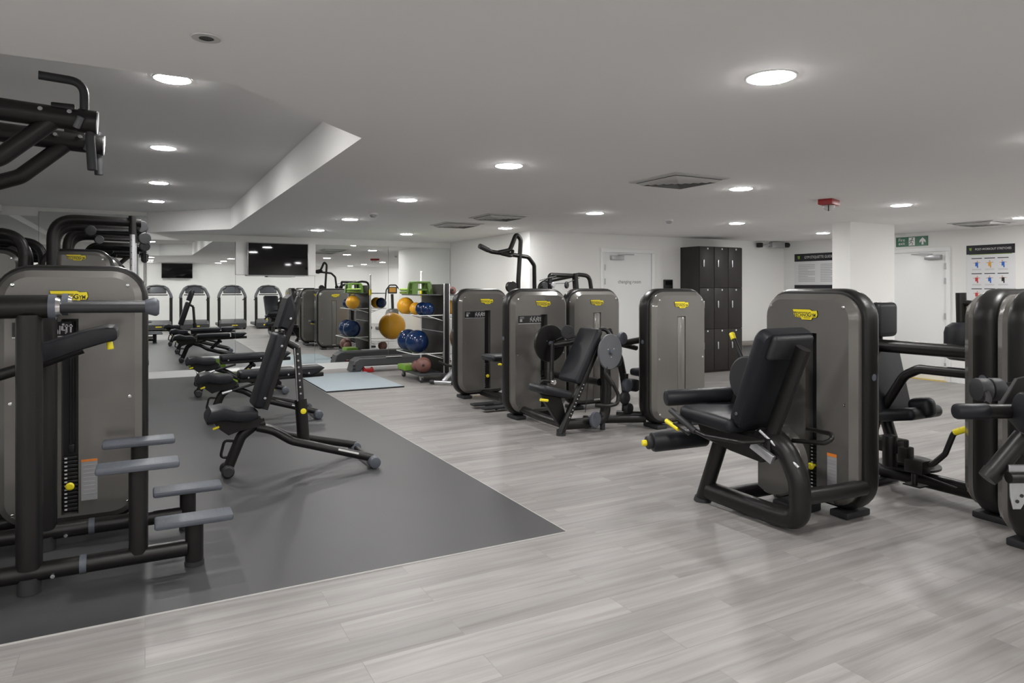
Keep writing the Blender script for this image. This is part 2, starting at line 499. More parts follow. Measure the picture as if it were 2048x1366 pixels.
def vent(x, y, label, w=.6):
    t = thing('ceiling_vent', label, 'air vent', (x, y, HC), 0, 'square air vents in the ceiling')
    z = HC
    b = B()
    for k, (h0, h1, dz) in enumerate(((w / 2, w / 2 - .05, .004),)):
        pass
    o_, i_ = w / 2, w / 2 - .045
    b.loft([[(x - o_, y - o_, z - .001), (x + o_, y - o_, z - .001), (x + o_, y + o_, z - .001), (x - o_, y + o_, z - .001)],
            [(x - o_, y - o_, z - .008), (x + o_, y - o_, z - .008), (x + o_, y + o_, z - .008), (x - o_, y + o_, z - .008)],
            [(x - i_, y - i_, z - .012), (x + i_, y - i_, z - .012), (x + i_, y + i_, z - .012), (x - i_, y + i_, z - .012)]])
    b.obj('frame', VENTM, t, False)
    b = B(); b.box((x, y, z - .013), (2 * i_, 2 * i_, .002)); b.obj('backing', VENTD, t, False)
    for k in range(5):
        q = i_ - .005 - k * .048
        if q < .03: break
        b = B()
        r = q - .034
        for (ax, ay) in ((1, 0), (-1, 0), (0, 1), (0, -1)):
            if ax:
                P = [(x + ax * q, y - q, z - .016), (x + ax * q, y + q, z - .016), (x + ax * r, y + r, z - .034), (x + ax * r, y - r, z - .034)]
            else:
                P = [(x - q, y + ay * q, z - .016), (x + q, y + ay * q, z - .016), (x + r, y + ay * r, z - .034), (x - r, y + ay * r, z - .034)]
            Q = [V(p) + V((0, 0, -.003)) for p in P]
            b.loft([P, Q])
        b.obj('louvre', VENTM, t, False)
vent(4.03, 4.48, 'large square air vent left of the nearest right-hand downlight')
vent(4.04, 7.86, 'middle square air vent above the machines in front of the far wall corner')
vent(3.98, 9.10, 'square air vent farthest away, left of the middle vent')
vent(10.4, 5.35, 'shallow air vent in front of the stretches poster at the right')

def detector(x, y, label, dark=False):
    t = thing('smoke_detector', label, 'smoke detector', (x, y, HC), 0, 'ceiling detectors')
    b = B(); b.lathe([(0, 0), (.055, 0), (.055, -.018), (.045, -.024), (0, -.024)], (x, y, HC - .001), n=24); b.obj('base', WALL, t)
    b = B(); b.lathe([(0, -.024), (.03, -.024), (.042, -.032), (.042, -.040), (.025, -.056), (0, -.058)], (x, y, HC - .001), n=24); b.obj('head', GREYM if dark else WALL, t)
detector(2.47, 8.2, 'white smoke detector right of the fourth downlight in the middle row', True)
detector(6.22, 7.1, 'small white ceiling sensor left of the downlight over the lockers', True)
t = thing('ceiling_speaker', 'round flush grille in the ceiling at upper left', 'ceiling speaker', (.2, 2.76, HC))
b = B(); b.lathe([(.026, -.001), (.052, -.001), (.050, -.006), (.026, -.006)], (.2, 2.76, HC), n=28); b.obj('ring', VENTM, t)
b = B(); b.lathe([(0, -.001), (.026, -.001), (.026, -.004), (0, -.004)], (.2, 2.76, HC), n=28); b.obj('grille', VENTD, t)
t = thing('fire_beacon', 'red fire alarm beacon with clear dome on the ceiling', 'fire alarm', (6.33, 4.74, HC), math.radians(20))
b = B(); b.box((0, 0, -.028), (.27, .14, .056), .006); b.obj('base', RED, t, world=False)
b = B(); b.lathe([(0, -.059), (.06, -.059), (.055, -.085), (.035, -.105), (0, -.112)], (.0, 0, 0), n=20); b.obj('dome', CLEAR, t, world=False)
b = B(); b.tube([(-.08, -.02, -.058), (-.08, -.02, -.125)], .006, n=8); b.obj('aerial', INK, t, world=False)

# ------------------------------------------------------------------ weight stack tower
def badge_meshes():
    if 'badge' in CACHE: return
    w = .195; h = .069
    P = [(0, 1), (.70, 1), (.78, .87), (.97, .9), (1, .5), (.95, .23), (.80, .23), (.76, 0), (.37, 0), (.34, .19), (.07, .26)]
    poly = [((p[0] - .5) * w, (p[1] - .5) * h) for p in P]
    b = B(); b.prism([(x * 1.04, z * 1.10) for x, z in poly], (0, 0, 0), X_, Z_, Y_, .003)
    CACHE['badge_back'] = b.mesh('badge_outline', INK, False)
    b = B(); b.prism(poly, (0, -.0025, 0), X_, Z_, Y_, .004)
    CACHE['badge'] = b.mesh('badge', BADGE, False)
    b = B()
    y = -.0052
    K = 1.69
    add_text(b, 'T', (-.0475 * K, y, -.0005 * K), X_, Z_, .0265 * K, sx=1.0, bold=.02)
    b.box((-.017 * K, y + .0002, .0083 * K), (.062 * K, .0008, .0026 * K))
    add_text(b, 'ECHNO', (-.0135 * K, y, -.003 * K), X_, Z_, .0195 * K, sx=.84, bold=.02)
    add_text(b, 'G', (.0215 * K, y, -.001 * K), X_, Z_, .0255 * K, sx=.86, bold=.02)
    add_text(b, 'YM', (.0405 * K, y, -.003 * K), X_, Z_, .0195 * K, sx=.76, bold=.02)
    b.box((.01 * K, y, -.0135 * K), (.03 * K, .0004, .002 * K))
    CACHE['lettering'] = b.mesh('lettering', INK, False)

def tower_meshes(W, H):
    k = (W, H)
    if k in CACHE: return CACHE[k]
    D = {}
    hw = W / 2
    z0 = .04
    b = B()
    loop = [(x, 0, z) for x, z in rrect(hw - .038, z0 + .038, H - .038, .165)]
    b.tube(loop, .072, n=16, closed=True, ry=.038, up=None)
    # make the section deep in y: built with explicit axes
    b.bm.free(); b = B()
    vs = []; fs = []; n = 16; m = len(loop)
    inner = rrect(hw - .076, z0 + .076, H - .076, .127); outer = rrect(hw, z0, H, .203)
    for i in range(m):
        a, c = V((inner[i][0], 0, inner[i][1])), V((outer[i][0], 0, outer[i][1]))
        mid = (a + c) / 2; e = (c - a) / 2
        for q in range(n):
            th = 2 * PI * q / n
            cs, sn = math.cos(th), math.sin(th)
            cs = math.copysign(abs(cs) ** .75, cs); sn = math.copysign(abs(sn) ** .75, sn)
            vs.append(mid + e * cs + Y_ * (.072 * sn))
    for i in range(m):
        j = (i + 1) % m
        for q in range(n):
            l = (q + 1) % n
            fs.append((i * n + q, i * n + l, j * n + l, j * n + q))
    b._add(vs, fs)
    D['frame'] = b.mesh('frame', BLACK)
    def cover(sg):
        b = B(); L = []
        for ins, y in ((.045, .002), (.036, .05), (.036, .104), (.076, .146)):
            L.append([(x, sg * y, z) for x, z in rrect(hw - ins, z0 + ins, H - ins, max(.05, .205 - ins))])
        b.loft(L)
        return b.mesh('cover', COVER)
    f = cover(-1)
    sx0, sx1 = (.0, .088) if H < 1.6 else (-.055, .033)
    b = B(); b.box(((sx0 + sx1) / 2, -.13, (.13 + H * .80) / 2), (sx1 - sx0, .13, H * .80 - .13)); cut = b.mesh('c', SLOT)
    D['front'] = boolean(f, [cut], 'front_cover')
    f = cover(1)
    zt = H * .80
    b = B(); b.box((-.003, .131, (.09 + zt) / 2), (.115, .060, zt - .09)); cut = b.mesh('c', SLOT)
    b = B()
    D['back'] = boolean(f, [cut], 'rear_cover')
    b = B()
    b.box((-.003, .122, (.09 + zt) / 2), (.101, .040, zt - .104), .003)
    D['groove'] = b.mesh('centre_strip', COVER)
    b = B(); b.box((-.003, .143, .115), (.088, .006, .016), .002); D['clip'] = b.mesh('clip', SIL)
    b = B(); b.lathe([(0, 0), (.011, 0), (.0105, .003), (.006, .004), (.0055, .001), (0, .001)], (0, 0, 0), (0, -1, 0), n=14); D['bolt'] = b.mesh('bolt', CHR)
    # window contents
    b = B(); b.box(((sx0 + sx1) / 2, -.068, (.133 + H * .80) / 2), (sx1 - sx0 - .002, .004, H * .80 - .14)); D['shade'] = b.mesh('window_back', SLOT, False)
    b = B()
    for q in range(14):
        b.box(((sx0 + sx1) / 2, -.088, .15 + q * .024), (sx1 - sx0 - .010, .034, .020), .003)
    D['stack'] = b.mesh('weight_stack', PLATE)
    b = B()
    for q in range(14):
        b.box((sx0 + .02, -.1056, .15 + q * .024), (.014, .001, .009))
    D['nums'] = b.mesh('weight_numbers', WHT, False)
    b = B(); b.tube([((sx0 + sx1) / 2, -.085, .49), ((sx0 + sx1) / 2, -.085, H * .79)], .007, n=10)
    b.tube([((sx0 + sx1) / 2 + .02, -.085, .49), ((sx0 + sx1) / 2 + .02, -.085, H * .79)], .003, n=8)
    b.box(((sx0 + sx1) / 2 + .006, -.088, .52), (.03, .03, .05), .003)
    D['rod'] = b.mesh('guide_rod', PLATE)
    b = B(); b.lathe([(0, 0), (.009, 0), (.009, .03), (.022, .034), (.024, .046), (.016, .056), (0, .058)], ((sx0 + sx1) / 2, -.105, .30), (0, -1, 0), n=18); D['pin'] = b.mesh('selector_pin', YEL)
    zi = H * .765
    b = B(); b.box((-.149, -.147, zi), (.296, .003, .084)); D['info'] = b.mesh('info_panel', SLOT, False)
    b = B()
    b.box((-.149, -.1475, zi - .048), (.296, .003, .006)); D['ledge'] = b.mesh('panel_ledge', SIL, False)
    b = B()
    for px in (-.13, -.09, -.05):   # seated-figure pictograms
        b.lathe([(0, 0), (.007, 0), (0, .0005)], (px + .005, -.1488, zi + .024), (0, -1, 0), n=10)
        b.box((px, -.1488, zi + .002), (.012, .0006, .026))
        b.box((px + .010, -.1488, zi - .010), (.018, .0006, .007)); b.box((px + .018, -.1488, zi - .022), (.006, .0006, .02))
        b.box((px - .012, -.1488, zi - .008), (.005, .0006, .05))
    for q in range(2):
        b.box((-.028 + q * .022, -.1488, zi), (.009, .0006, .05)); b.box((-.028 + q * .022, -.1488, zi + .014), (.018, .0006, .008))
    D['picto'] = b.mesh('pictograms', DIM, False)
    b = B()
    b.box((-.262, -.1488, zi - .012), (.03, .0006, .03))
    for q in range(3): b.box((-.25, -.1488, zi + .028 - q * .009), (.055, .0006, .003))
    D['caption'] = b.mesh('caption', DIM, False)
    b = B(); b.box((-hw + .17, 0, .023), (.13, .24, .042), .008); D['foot0'] = b.mesh('foot', RUB)
    b = B(); b.box((hw - .17, 0, .023), (.13, .24, .042), .008); D['foot1'] = b.mesh('foot', RUB)
    for q, sg in ((0, -1), (1, 1)):
        b = B(); b.lathe([(0, 0), (.022, 0), (.022, .002), (0, .003)], (sg * hw, 0, H * .62), (sg, 0, 0), n=18); D['cap%d' % q] = b.mesh('plug', GRUB)
    CACHE[k] = D
    return D

def tower(T, cx, cy, rz, W=.82, H=1.5, badge_dx=0., front_badge=True):
    """frame hoop, two covers and the weight window, as parts of machine T; (cx, cy) in the world"""
    badge_meshes()
    D = tower_meshes(W, H)
    L = V((cx, cy, 0)) - V(T.location); L = (L.x, L.y, 0)
    def P(k, name, par=None):
        return link(D[k], name, par if par is not None else T, L if par is None else None, rz if par is None else 0)
    P('frame', 'frame'); f = P('front', 'front_cover'); r = P('back', 'rear_cover')
    P('foot0', 'foot'); P('foot1', 'foot'); P('cap0', 'plug'); P('cap1', 'plug')
    hw = W / 2
    for cov, sg in ((f, -1), (r, 1)):
        for x, z in ((-hw + .115, H - .125), (hw - .115, H - .125), (-hw + .105, H * .5), (hw - .105, H * .5), (-hw + .115, .165), (hw - .115, .165)):
            o = link(D['bolt'], 'bolt', cov, (x, sg * .1455, z), 0 if sg < 0 else PI)
    P('groove', 'centre_strip', r); P('clip', 'clip', r)
    w = P('shade', 'weight_window'); 
    s_ = P('stack', 'weight_stack'); P('nums', 'weight_numbers', s_); P('rod', 'guide_rod')
    P('pin', 'selector_pin')
    i = P('info', 'info_panel'); P('picto', 'pictograms', i); P('caption', 'caption', i); P('ledge', 'panel_ledge', i)
    M_ = Matrix.Rotation(rz, 4, 'Z')
    for sg in (-1, 1):
        q = M_ @ V((badge_dx, sg * .1475, H * (.882 if H < 1.8 else .945)))
        bb = link(CACHE['badge'], 'badge', T, (L[0] + q.x, L[1] + q.y, q.z), rz if sg < 0 else rz + PI)
        link(CACHE['badge_back'], 'badge_outline', bb); link(CACHE['lettering'], 'lettering', bb)

def pad(c, size, axes, bev=.03, seg=3):
    b = B(); b.box(c, size, min(bev, min(size) * .48), axes, seg); return b
def axes_tilt(ang, yaw=0):
    """u along the pad in the X-Z plane tilted by ang from horizontal, v across, w normal"""
    u = V((math.cos(ang), 0, math.sin(ang))); w = V((-math.sin(ang), 0, math.cos(ang))); v = V((0, 1, 0))
    M_ = Matrix.Rotation(yaw, 3, 'Z')
    return (M_ @ u, M_ @ v, M_ @ w)

# ------------------------------------------------------------------ machine A: overhead pull beside the ball rack
TA = thing('pulldown_machine', 'grey weight machine left of the middle cluster with tall overhead lever arms', 'gym machine', (4.08, 8.56, 0))
tower(TA, 4.10, 8.56, 0, badge_dx=.03)
# ------------------------------------------------------------------ machine B: arm machine with round discs
TB = thing('arm_press_machine', 'grey weight machine with inclined backrest and large round discs in front', 'gym machine', (4.02, 6.92, 0))
tower(TB, 4.02, 6.92, 0, badge_dx=.03)
TC = thing('rowing_machine', 'grey weight machine behind the round discs, low pull bars over its top', 'gym machine', (4.97, 7.15, 0))
tower(TC, 4.97, 7.15, PI)
TD = thing('crunch_machine', 'plain backed grey weight machine with roller pads on its left side', 'gym machine', (5.09, 5.76, 0))
tower(TD, 5.09, 5.76, PI)
TE = thing('leg_curl_machine', 'large grey seated leg machine with black seat in the right foreground', 'gym machine', (4.11, 3.05, 0))
tower(TE, 4.11, 3.15, -PI / 2, W=.80)
TG = thing('hip_machine', 'hip machine seen edge-on with black seat and headrest facing its tower', 'gym machine', (5.08, 2.40, 0))
tower(TG, 5.08, 2.40, PI, W=.80)
TH = thing('leg_lever_machine', 'edge-on weight machine cut by the right border with slate roller pads', 'gym machine', (4.74, 2.03, 0))
tower(TH, 4.74, 2.03, 0)
TL_ = thing('assisted_dip_machine', 'tall grey pull-up and dip machine with stepped footplates at left front', 'gym machine', (-.39, 5.06, 0))
tower(TL_, -.39, 5.06, 0, H=1.645, badge_dx=-.015)

# ---- A parts
y = 7.55
b = B(); b.tube([(4.15, y, .08), (4.15, y, 1.6), (4.185, y, 2.12), (4.12, y, 2.19), (4.03, y, 1.98), (3.86, y, 1.945)], .028, fr=.07, n=12); b.obj('lever_mast', BLACK, TA)
b = B(); b.tube([(4.43, y + .06, .1), (4.42, y + .06, 1.56), (4.40, y + .03, 1.80), (4.30, y + .01, 1.90), (3.86, y, 1.945), (3.77, y, 1.955), (3.60, y - .05, 2.01)], .026, fr=.08, n=12); b.obj('pull_lever', BLACK, TA)
b = B(); b.cyl((3.72, y - .015, 1.972), (3.58, y - .055, 2.018), .032, n=14, bev=.006); b.obj('hand_grip', RUB, TA)
b = B(); b.tube([(4.07, y, 1.97), (4.00, y - .1, 1.90), (3.88, y - .06, 1.93)], .022, fr=.05); b.obj('crossbar', BLACK, TA)
b = B(); b.lathe([(0, -.03), (.07, -.03), (.07, .03), (0, .03)], (4.05, y, 1.52), (0, 1, 0), n=18); b.obj('pivot_hub', BLACK, TA)
sx = axes_tilt(math.radians(4))
b = pad((3.93, 7.6, .635), (.40, .36, .075), axes_tilt(math.radians(-2)), .03); b.obj('seat', PAD, TA)
b = pad((4.22, 7.6, .92), (.50, .34, .07), axes_tilt(math.radians(75)), .03); b.obj('backrest', PAD, TA)
b = B(); b.tube([(3.95, 7.6, .60), (4.02, 7.6, .45), (4.08, 7.6, .05)], .04, fr=.1); b.tube([(4.02, 7.6, .05), (4.14, 7.6, .5), (4.30, 7.6, 1.1)], .035); b.tube([(4.0, 7.6, .07), (4.10, 7.9, .07), (4.10, 8.5, .07)], .045, fr=.05); b.obj('seat_frame', BLACK, TA)
b = B(); b.box((3.78, 7.45, .045), (.36, .13, .03), .008); b.box((3.78, 7.75, .045), (.36, .13, .03), .008); b.tube([(3.78, 7.45, .03), (4.08, 7.6, .06)], .02); b.tube([(3.78, 7.75, .03), (4.08, 7.6, .06)], .02); b.obj('footrest', RUB, TA)
b = B(); b.cyl((3.80, 7.42, .575), (3.89, 7.42, .560), .014, n=10, bev=.004); b.obj('adjust_handle', YEL, TA)

# ---- B parts (user faces -X), centre line y = 5.98
yc = 5.98
b = B(); b.tube([(3.73, yc - .09, .02), (3.78, yc - .09, .12), (4.22, yc - .09, .95)], .038, n=12); b.obj('back_frame', BLACK, TB)
b = B()
for q in range(10):
    p = V((3.815 + q * .019, yc - .129, .185 + q * .036)); b.box(p, (.011, .001, .016), 0, (V((.42, 0, .9)), Y_, V((-.9, 0, .42))))
b.obj('frame_lettering', DIM, TB, False)
an = math.radians(62)
b = pad((4.03, yc, .80), (.62, .36, .085), axes_tilt(an), .035); b.obj('backrest', PAD, TB)
b = pad((3.66, yc, .450), (.36, .34, .085), axes_tilt(math.radians(-14)), .036); b.obj('seat', PAD, TB)
b = B(); b.prism([(3.52, .44), (3.78, .38), (3.86, .10), (3.76, .08)], (0, yc, 0), X_, Z_, Y_, .07, .01); b.obj('seat_post', BLACK, TB)
b = B(); b.cyl((3.44, yc - .17, .40), (3.53, yc - .17, .385), .015, n=10, bev=.004); b.obj('adjust_handle', YEL, TB)
b = B(); b.tube([(3.77, yc - .05, .10), (4.12, yc - .05, .09), (4.31, yc - .05, .12), (4.33, yc - .05, .40), (4.30, yc - .05, .95)], .055, fr=.16, n=14, seg=8); b.obj('base_tube', BLACK, TB)
b = B(); b.cyl((3.74, yc - .08, 0.001), (3.74, yc - .08, .06), .05, .045, n=14); b.obj('foot', RUB, TB)
b = B(); b.cyl((4.28, yc - .05, 0.001), (4.28, yc - .05, .08), .028, n=14); b.obj('foot', RUB, TB)
b = B(); b.tube([(3.80, yc, .10), (3.80, 6.4, .10), (3.80, 6.9, .12)], .045); b.tube([(4.28, yc, .5), (4.22, 6.5, .5), (4.15, 6.9, .5)], .04); b.tube([(4.28, yc, .92), (4.2, 6.4, .95)], .04); b.obj('link_beam', BLACK, TB)
def disc(c, ax, r, th, name, T, m=DISC, hub=True):
    b = B(); ax = V(ax).normalized(); c = V(c)
    b.lathe([(0, 0), (r - .006, 0), (r, .006), (r, th - .006), (r - .006, th), (0, th)], c, ax, n=40); o = b.obj(name, m, T)
    if hub:
        b = B(); b.lathe([(0, th), (.028, th), (.028, th + .02), (.022, th + .028), (0, th + .03)], c, ax, n=18); b.obj('hub_cap', GRUB, o)
        for k in range(3):
            a_, b_, d_ = frame_axes(ax); q = c + a_ * (.055 * math.cos(k * 2.09 + .5)) + b_ * (.055 * math.sin(k * 2.09 + .5))
            b = B(); b.lathe([(0, th), (.008, th), (.007, th + .005), (0, th + .006)], q, ax, n=10); b.obj('bolt', CHR, o)
    return o
disc((4.27, 5.80, .84), (.22, -.97, 0), .185, .025, 'cam_disc', TB)
disc((3.90, 6.40, .90), (.1, -1, 0), .205, .03, 'cam_disc', TB, BLACK)
disc((4.02, 6.22, 1.03), (-.2, -1, 0), .075, .03, 'pulley', TB, RUB, False)
disc((4.12, 5.86, .135), (.35, -1, 0), .085, .035, 'pulley', TB, GRUB, False)
b = B(); b.tube([(3.93, 6.36, .88), (4.15, 6.2, .93), (4.28, 6.05, .93)], .034, fr=.05); b.tube([(4.25, 5.83, .84), (4.30, 6.1, .90)], .035); b.obj('cam_axle', BLACK, TB)
b = B(); b.tube([(4.24, 6.05, .95), (4.33, 6.02, 1.07), (4.37, 5.98, 1.05), (4.42, 5.94, .96)], .022, fr=.04); b.obj('top_handle', BLACK, TB)
b = B(); b.tube([(4.24, 5.80, .80), (4.20, 5.78, .62), (4.27, 5.74, .50)], .026, fr=.05); b.tube([(4.27, 5.74, .52), (4.33, 5.72, .40), (4.31, 5.70, .31), (4.20, 5.72, .29), (4.08, 5.78, .30)], .020, fr=.06); b.obj('hand_lever', BLACK, TB)
b = B(); b.tube([(3.88, 6.3, .90), (3.86, 6.28, .6), (3.84, 6.24, .48)], .024, fr=.05); b.tube([(3.84, 6.24, .5), (3.74, 6.26, .52), (3.70, 6.3, .42)], .016, fr=.03); b.obj('hand_lever', BLACK, TB)
b = B(); b.lathe([(0, 0), (.028, 0), (.028, .03), (.02, .04), (0, .04)], (3.84, 6.22, .5), (0, -1, 0), n=14); b.obj('end_cap', CHR, TB)
b = B(); b.tube([(4.05, 6.16, 1.03), (3.93, 6.3, .94)], .003, n=6); b.tube([(4.11, 5.9, .83), (4.06, 5.93, .2)], .004, n=6); b.tube([(3.86, yc, .14), (4.12, 5.9, .10)], .004, n=6); b.obj('cable', INK, TB)

# ---- C parts: low pull bars over the top
b = B(); b.tube([(4.52, 7.62, 1.2), (4.50, 7.62, 1.55), (4.62, 7.62, 1.60), (5.10, 7.60, 1.685), (5.27, 7.60, 1.67), (5.33, 7.60, 1.30)], .028, fr=.13, seg=8); b.obj('top_arch', BLACK, TC)
b = B(); b.tube([(4.585, 7.5, 1.3), (4.585, 7.5, 1.675), (4.96, 7.5, 1.665), (4.99, 7.5, 1.3)], .03, fr=.03); b.obj('pull_bar', BLACK, TC)
b = B(); b.tube([(4.955, 7.46, 1.70), (4.985, 7.46, 1.28)], [.028, .036]); b.obj('guide_post', BLACK, TC)
disc((4.47, 7.46, 1.535), (.2, -1, 0), .05, .03, 'pulley', TC, RUB, False)
disc((4.60, 7.46, 1.545), (.2, -1, 0), .035, .03, 'pulley', TC, GREYM, False)
disc((4.80, 7.46, 1.545), (.6, -1, 0), .045, .03, 'pulley', TC, RUB, False)
b = B(); b.tube([(4.42, 7.48, 1.60), (4.53, 7.48, 1.63), (4.66, 7.46, 1.66)], .006, n=6); b.tube([(4.55, 7.46, 1.56), (4.82, 7.46, 1.57), (5.02, 7.47, 1.64)], .005, n=6); b.obj('cable', INK, TC)
b = B(); b.tube([(4.60, 7.15, 1.3), (4.55, 7.5, 1.3), (5.0, 7.55, 1.3), (5.33, 7.6, 1.32), (5.3, 7.15, 1.3)], .04, fr=.05); b.obj('top_beam', BLACK, TC)
b = B(); b.tube([(4.97, 7.2, .09), (4.97, 8.6, .09)], .05); b.tube([(4.97, 8.2, .09), (4.97, 8.2, .45)], .045); b.obj('base_beam', BLACK, TC)
b = pad((4.97, 8.2, .49), (.36, .40, .08), None, .03); b.obj('seat', PAD, TC)
b = B(); b.box((4.97, 8.6, .025), (.4, .08, .05), .01); b.obj('foot', RUB, TC)

# ---- D parts: roller pads on the left
def roller(T, p0, p1, r, m=PAD, name='roller_pad', tip=None):
    b = B(); b.cyl(p0, p1, r, n=24, bev=min(.018, r * .3)); return b.obj(name, m, T)
roller(TD, (4.68, 6.08, .945), (4.668, 6.135, .945), .072, GRUB)
disc((4.60, 6.12, .71), (.2, -1, 0), .078, .035, 'pulley', TD, RUB, False)
b = B(); b.tube([(4.44, 6.02, 1.05), (4.54, 6.10, .94), (4.66, 6.2, .92)], .024); b.obj('hand_lever', BLACK, TD)
b = B(); b.tube([(4.44, 6.2, .80), (4.55, 6.2, .86), (4.95, 6.05, .93)], .036, fr=.05); b.tube([(4.60, 6.2, .90), (4.95, 6.2, .82)], .03); b.obj('lever_arm', BLACK, TD)
b = B(); b.tube([(4.60, 6.22, .80), (4.72, 6.22, .75), (4.78, 6.22, .5), (4.81, 6.22, .3)], .04, fr=.12, seg=8); b.obj('curved_post', BLACK, TD)
roller(TD, (4.69, 6.0, .43), (4.675, 6.06, .43), .075, GRUB)
roller(TD, (4.66, 6.0, .295), (4.645, 6.06, .295), .07, RUB)
roller(TD, (4.71, 6.0, .175), (4.695, 6.06, .175), .062, RUB)
roller(TD, (4.82, 6.02, .42), (4.78, 6.2, .42), .07, PAD)
b = B(); b.tube([(4.70, 6.10, .1), (4.72, 6.10, .55)], .03); b.tube([(4.15, 6.10, .09), (4.75, 5.80, .10)], .045); b.tube([(4.63, 6.15, .1), (4.9, 5.9, .1)], .04); b.obj('base_frame', BLACK, TD)
b = B(); b.cyl((4.17, 6.09, .001), (4.17, 6.09, .06), .045, n=14); b.obj('foot', RUB, TD)
b = pad((5.42, 6.5, .48), (.38, .40, .09), None, .035); b.obj('seat', PAD, TD)
b = B(); b.tube([(5.42, 6.5, .05), (5.42, 6.5, .45)], .045); b.tube([(5.42, 5.9, .08), (5.42, 6.55, .08)], .045); b.obj('seat_post', BLACK, TD)

OFF = V((0, .005, 0))
# ---- E parts: seated leg curl, user faces +Y, centre line x = 3.5
xe = 3.5
def ax_e(ang):   # u along Y tilted, v along X, w normal
    u = V((0, math.cos(ang), math.sin(ang))); w = V((0, -math.sin(ang), math.cos(ang)))
    return (u, X_, w)
b = pad((xe, 3.41, .625), (.48, .44, .10), ax_e(math.radians(3)), .04, 4)
b.obj('seat', PAD, TE)
# backrest: leaning, wider at the top
u = V((0, -.40, .915)).normalized(); w = V((0, .915, .40)).normalized()
b = B(); c = V((xe, 3.05, .93))
L = []
def padloop(hw, hl, r=.06, d=0., taper=.9):
    P = []
    for cx, cz, a0 in ((hw - r, -hl + r, -PI / 2), (hw - r, hl - r, 0), (-hw + r, hl - r, PI / 2), (-hw + r, -hl + r, PI)):
        for k in range(7):
            a = a0 + PI / 2 * k / 6; x = cx + r * math.cos(a); z = cz + r * math.sin(a)
            s_ = 1 + (1 - taper) * (z / hl)
            P.append(c + X_ * x * s_ + u * z + w * d)
    return P
for ins, d in ((.03, -.055), (.006, -.045), (0, -.02), (0, .022), (.010, .038), (.03, .046)):
    L.append(padloop(.205 - ins, .345 - ins, .06, d))
b.loft(L); b.obj('backrest', PAD, TE)
b = B()
for ins, d in ((.03, -.10), (.01, -.085), (.004, -.06), (.004, -.05)):
    pass
top = c + u * .30
b.box(c + u * .255 - w * .065, (.35, .16, .045), .022, (X_, u, w), 3); b.obj('backrest_shell', RUB, TE)
for sx_ in (-.17, .17):
    for q in (-.24, .16):
        b = B(); b.lathe([(0, 0), (.012, 0), (.011, .005), (0, .006)], c + X_ * (sx_ * (1.16 + q * .1)) + u * q - w * .01, X_ * (1 if sx_ > 0 else -1), n=12); b.obj('bolt', CHR, TE)
b = B(); b.tube([(xe, 3.05, .50), (xe, 3.01, .62), (xe, 2.79, 1.14)], .05, fr=.05, ry=.035); b.obj('back_post', BLACK, TE)
# thigh roller and the big cam disc
b = B(); b.cyl((3.28, 3.78, .715), (3.80, 3.58, .735), .058, n=26, bev=.02); b.obj('thigh_roller', PAD, TE)
b = B(); b.lathe([(0, 0), (.155, 0), (.168, .012), (.168, .16), (.158, .172), (0, .172)], (3.70, 3.42, .86), (1, 0, 0), n=44); b.obj('cam_housing', RUB, TE)
b = B(); b.lathe([(.1685, .13), (.171, .13), (.171, .138), (.1685, .138)], (3.70, 3.42, .86), (1, 0, 0), n=44); b.obj('chrome_ring', CHR, TE)
b = B(); b.tube([(3.80, 3.50, .90), (3.82, 3.66, 1.15)], .016, n=10); o = b.obj('release_lever', BLACK, TE)
b = B(); b.cyl((3.815, 3.645, 1.125), (3.825, 3.675, 1.17), .02, n=12, bev=.005); b.obj('lever_tip', YEL, o)
# ankle roller
b = B(); b.cyl((3.22, 3.86, .39), (3.62, 3.72, .42), .072, n=26, bev=.022); o = b.obj('ankle_roller', PAD, TE)
b = B(); b.cyl((3.185, 3.872, .387), (3.225, 3.858, .39), .048, n=20, bev=.01); b.obj('roller_collar', RUB, o)
b = B(); b.cyl((3.155, 3.883, .385), (3.19, 3.87, .387), .022, n=14, bev=.006); b.obj('knob', YEL, o)
b = B(); b.tube([(3.60, 3.72, .42), (3.72, 3.66, .46), (3.74, 3.50, .80)], .035, fr=.05); b.obj('swing_arm', BLACK, TE)
b = B(); b.tube([(3.27, 3.52, .50), (3.27, 3.68, .55)], .008, n=8); o = b.obj('adjust_lever', BLACK, TE)
b = B(); b.cyl((3.27, 3.63, .52), (3.27, 3.76, .56), .016, n=12, bev=.005); b.obj('lever_grip', YEL, o)
# side hand rail
b = B(); b.tube([(3.26, 3.66, .63), (3.26, 3.46, .54), (3.26, 3.36, .525), (3.27, 3.06, .54), (3.42, 3.02, .54)], .014, fr=.05); b.obj('hand_rail', BLACK, TE)
b = B(); b.cyl((3.26, 3.70, .645), (3.26, 3.45, .537), .021, n=12, bev=.005); b.obj('hand_grip', RUB, TE)
b = B(); b.tube([(3.74, 2.95, .60), (3.66, 2.72, .62), (3.62, 2.68, .60), (3.60, 2.72, .57), (3.60, 2.95, .54)], .014, fr=.04); b.obj('rear_handle', BLACK, TE)
# under-seat carriage
b = B(); b.prism([(3.62, .56), (3.56, .46), (3.30, .42), (3.05, .40), (2.98, .46), (2.98, .56)], (xe, 0, 0), Y_, Z_, X_, .16, .012); b.obj('seat_carriage', BLACK, TE)
b = B(); b.box((3.41, 3.02, .475), (.03, .18, .055), .004, (X_, V((0, .92, .38)), V((0, -.38, .92)))); b.obj('slide_plate', SIL, TE)
b = B(); b.tube([(3.43, 3.06, .60), (3.47, 2.80, .42)], .009, n=10); b.obj('gas_strut', SIL, TE)
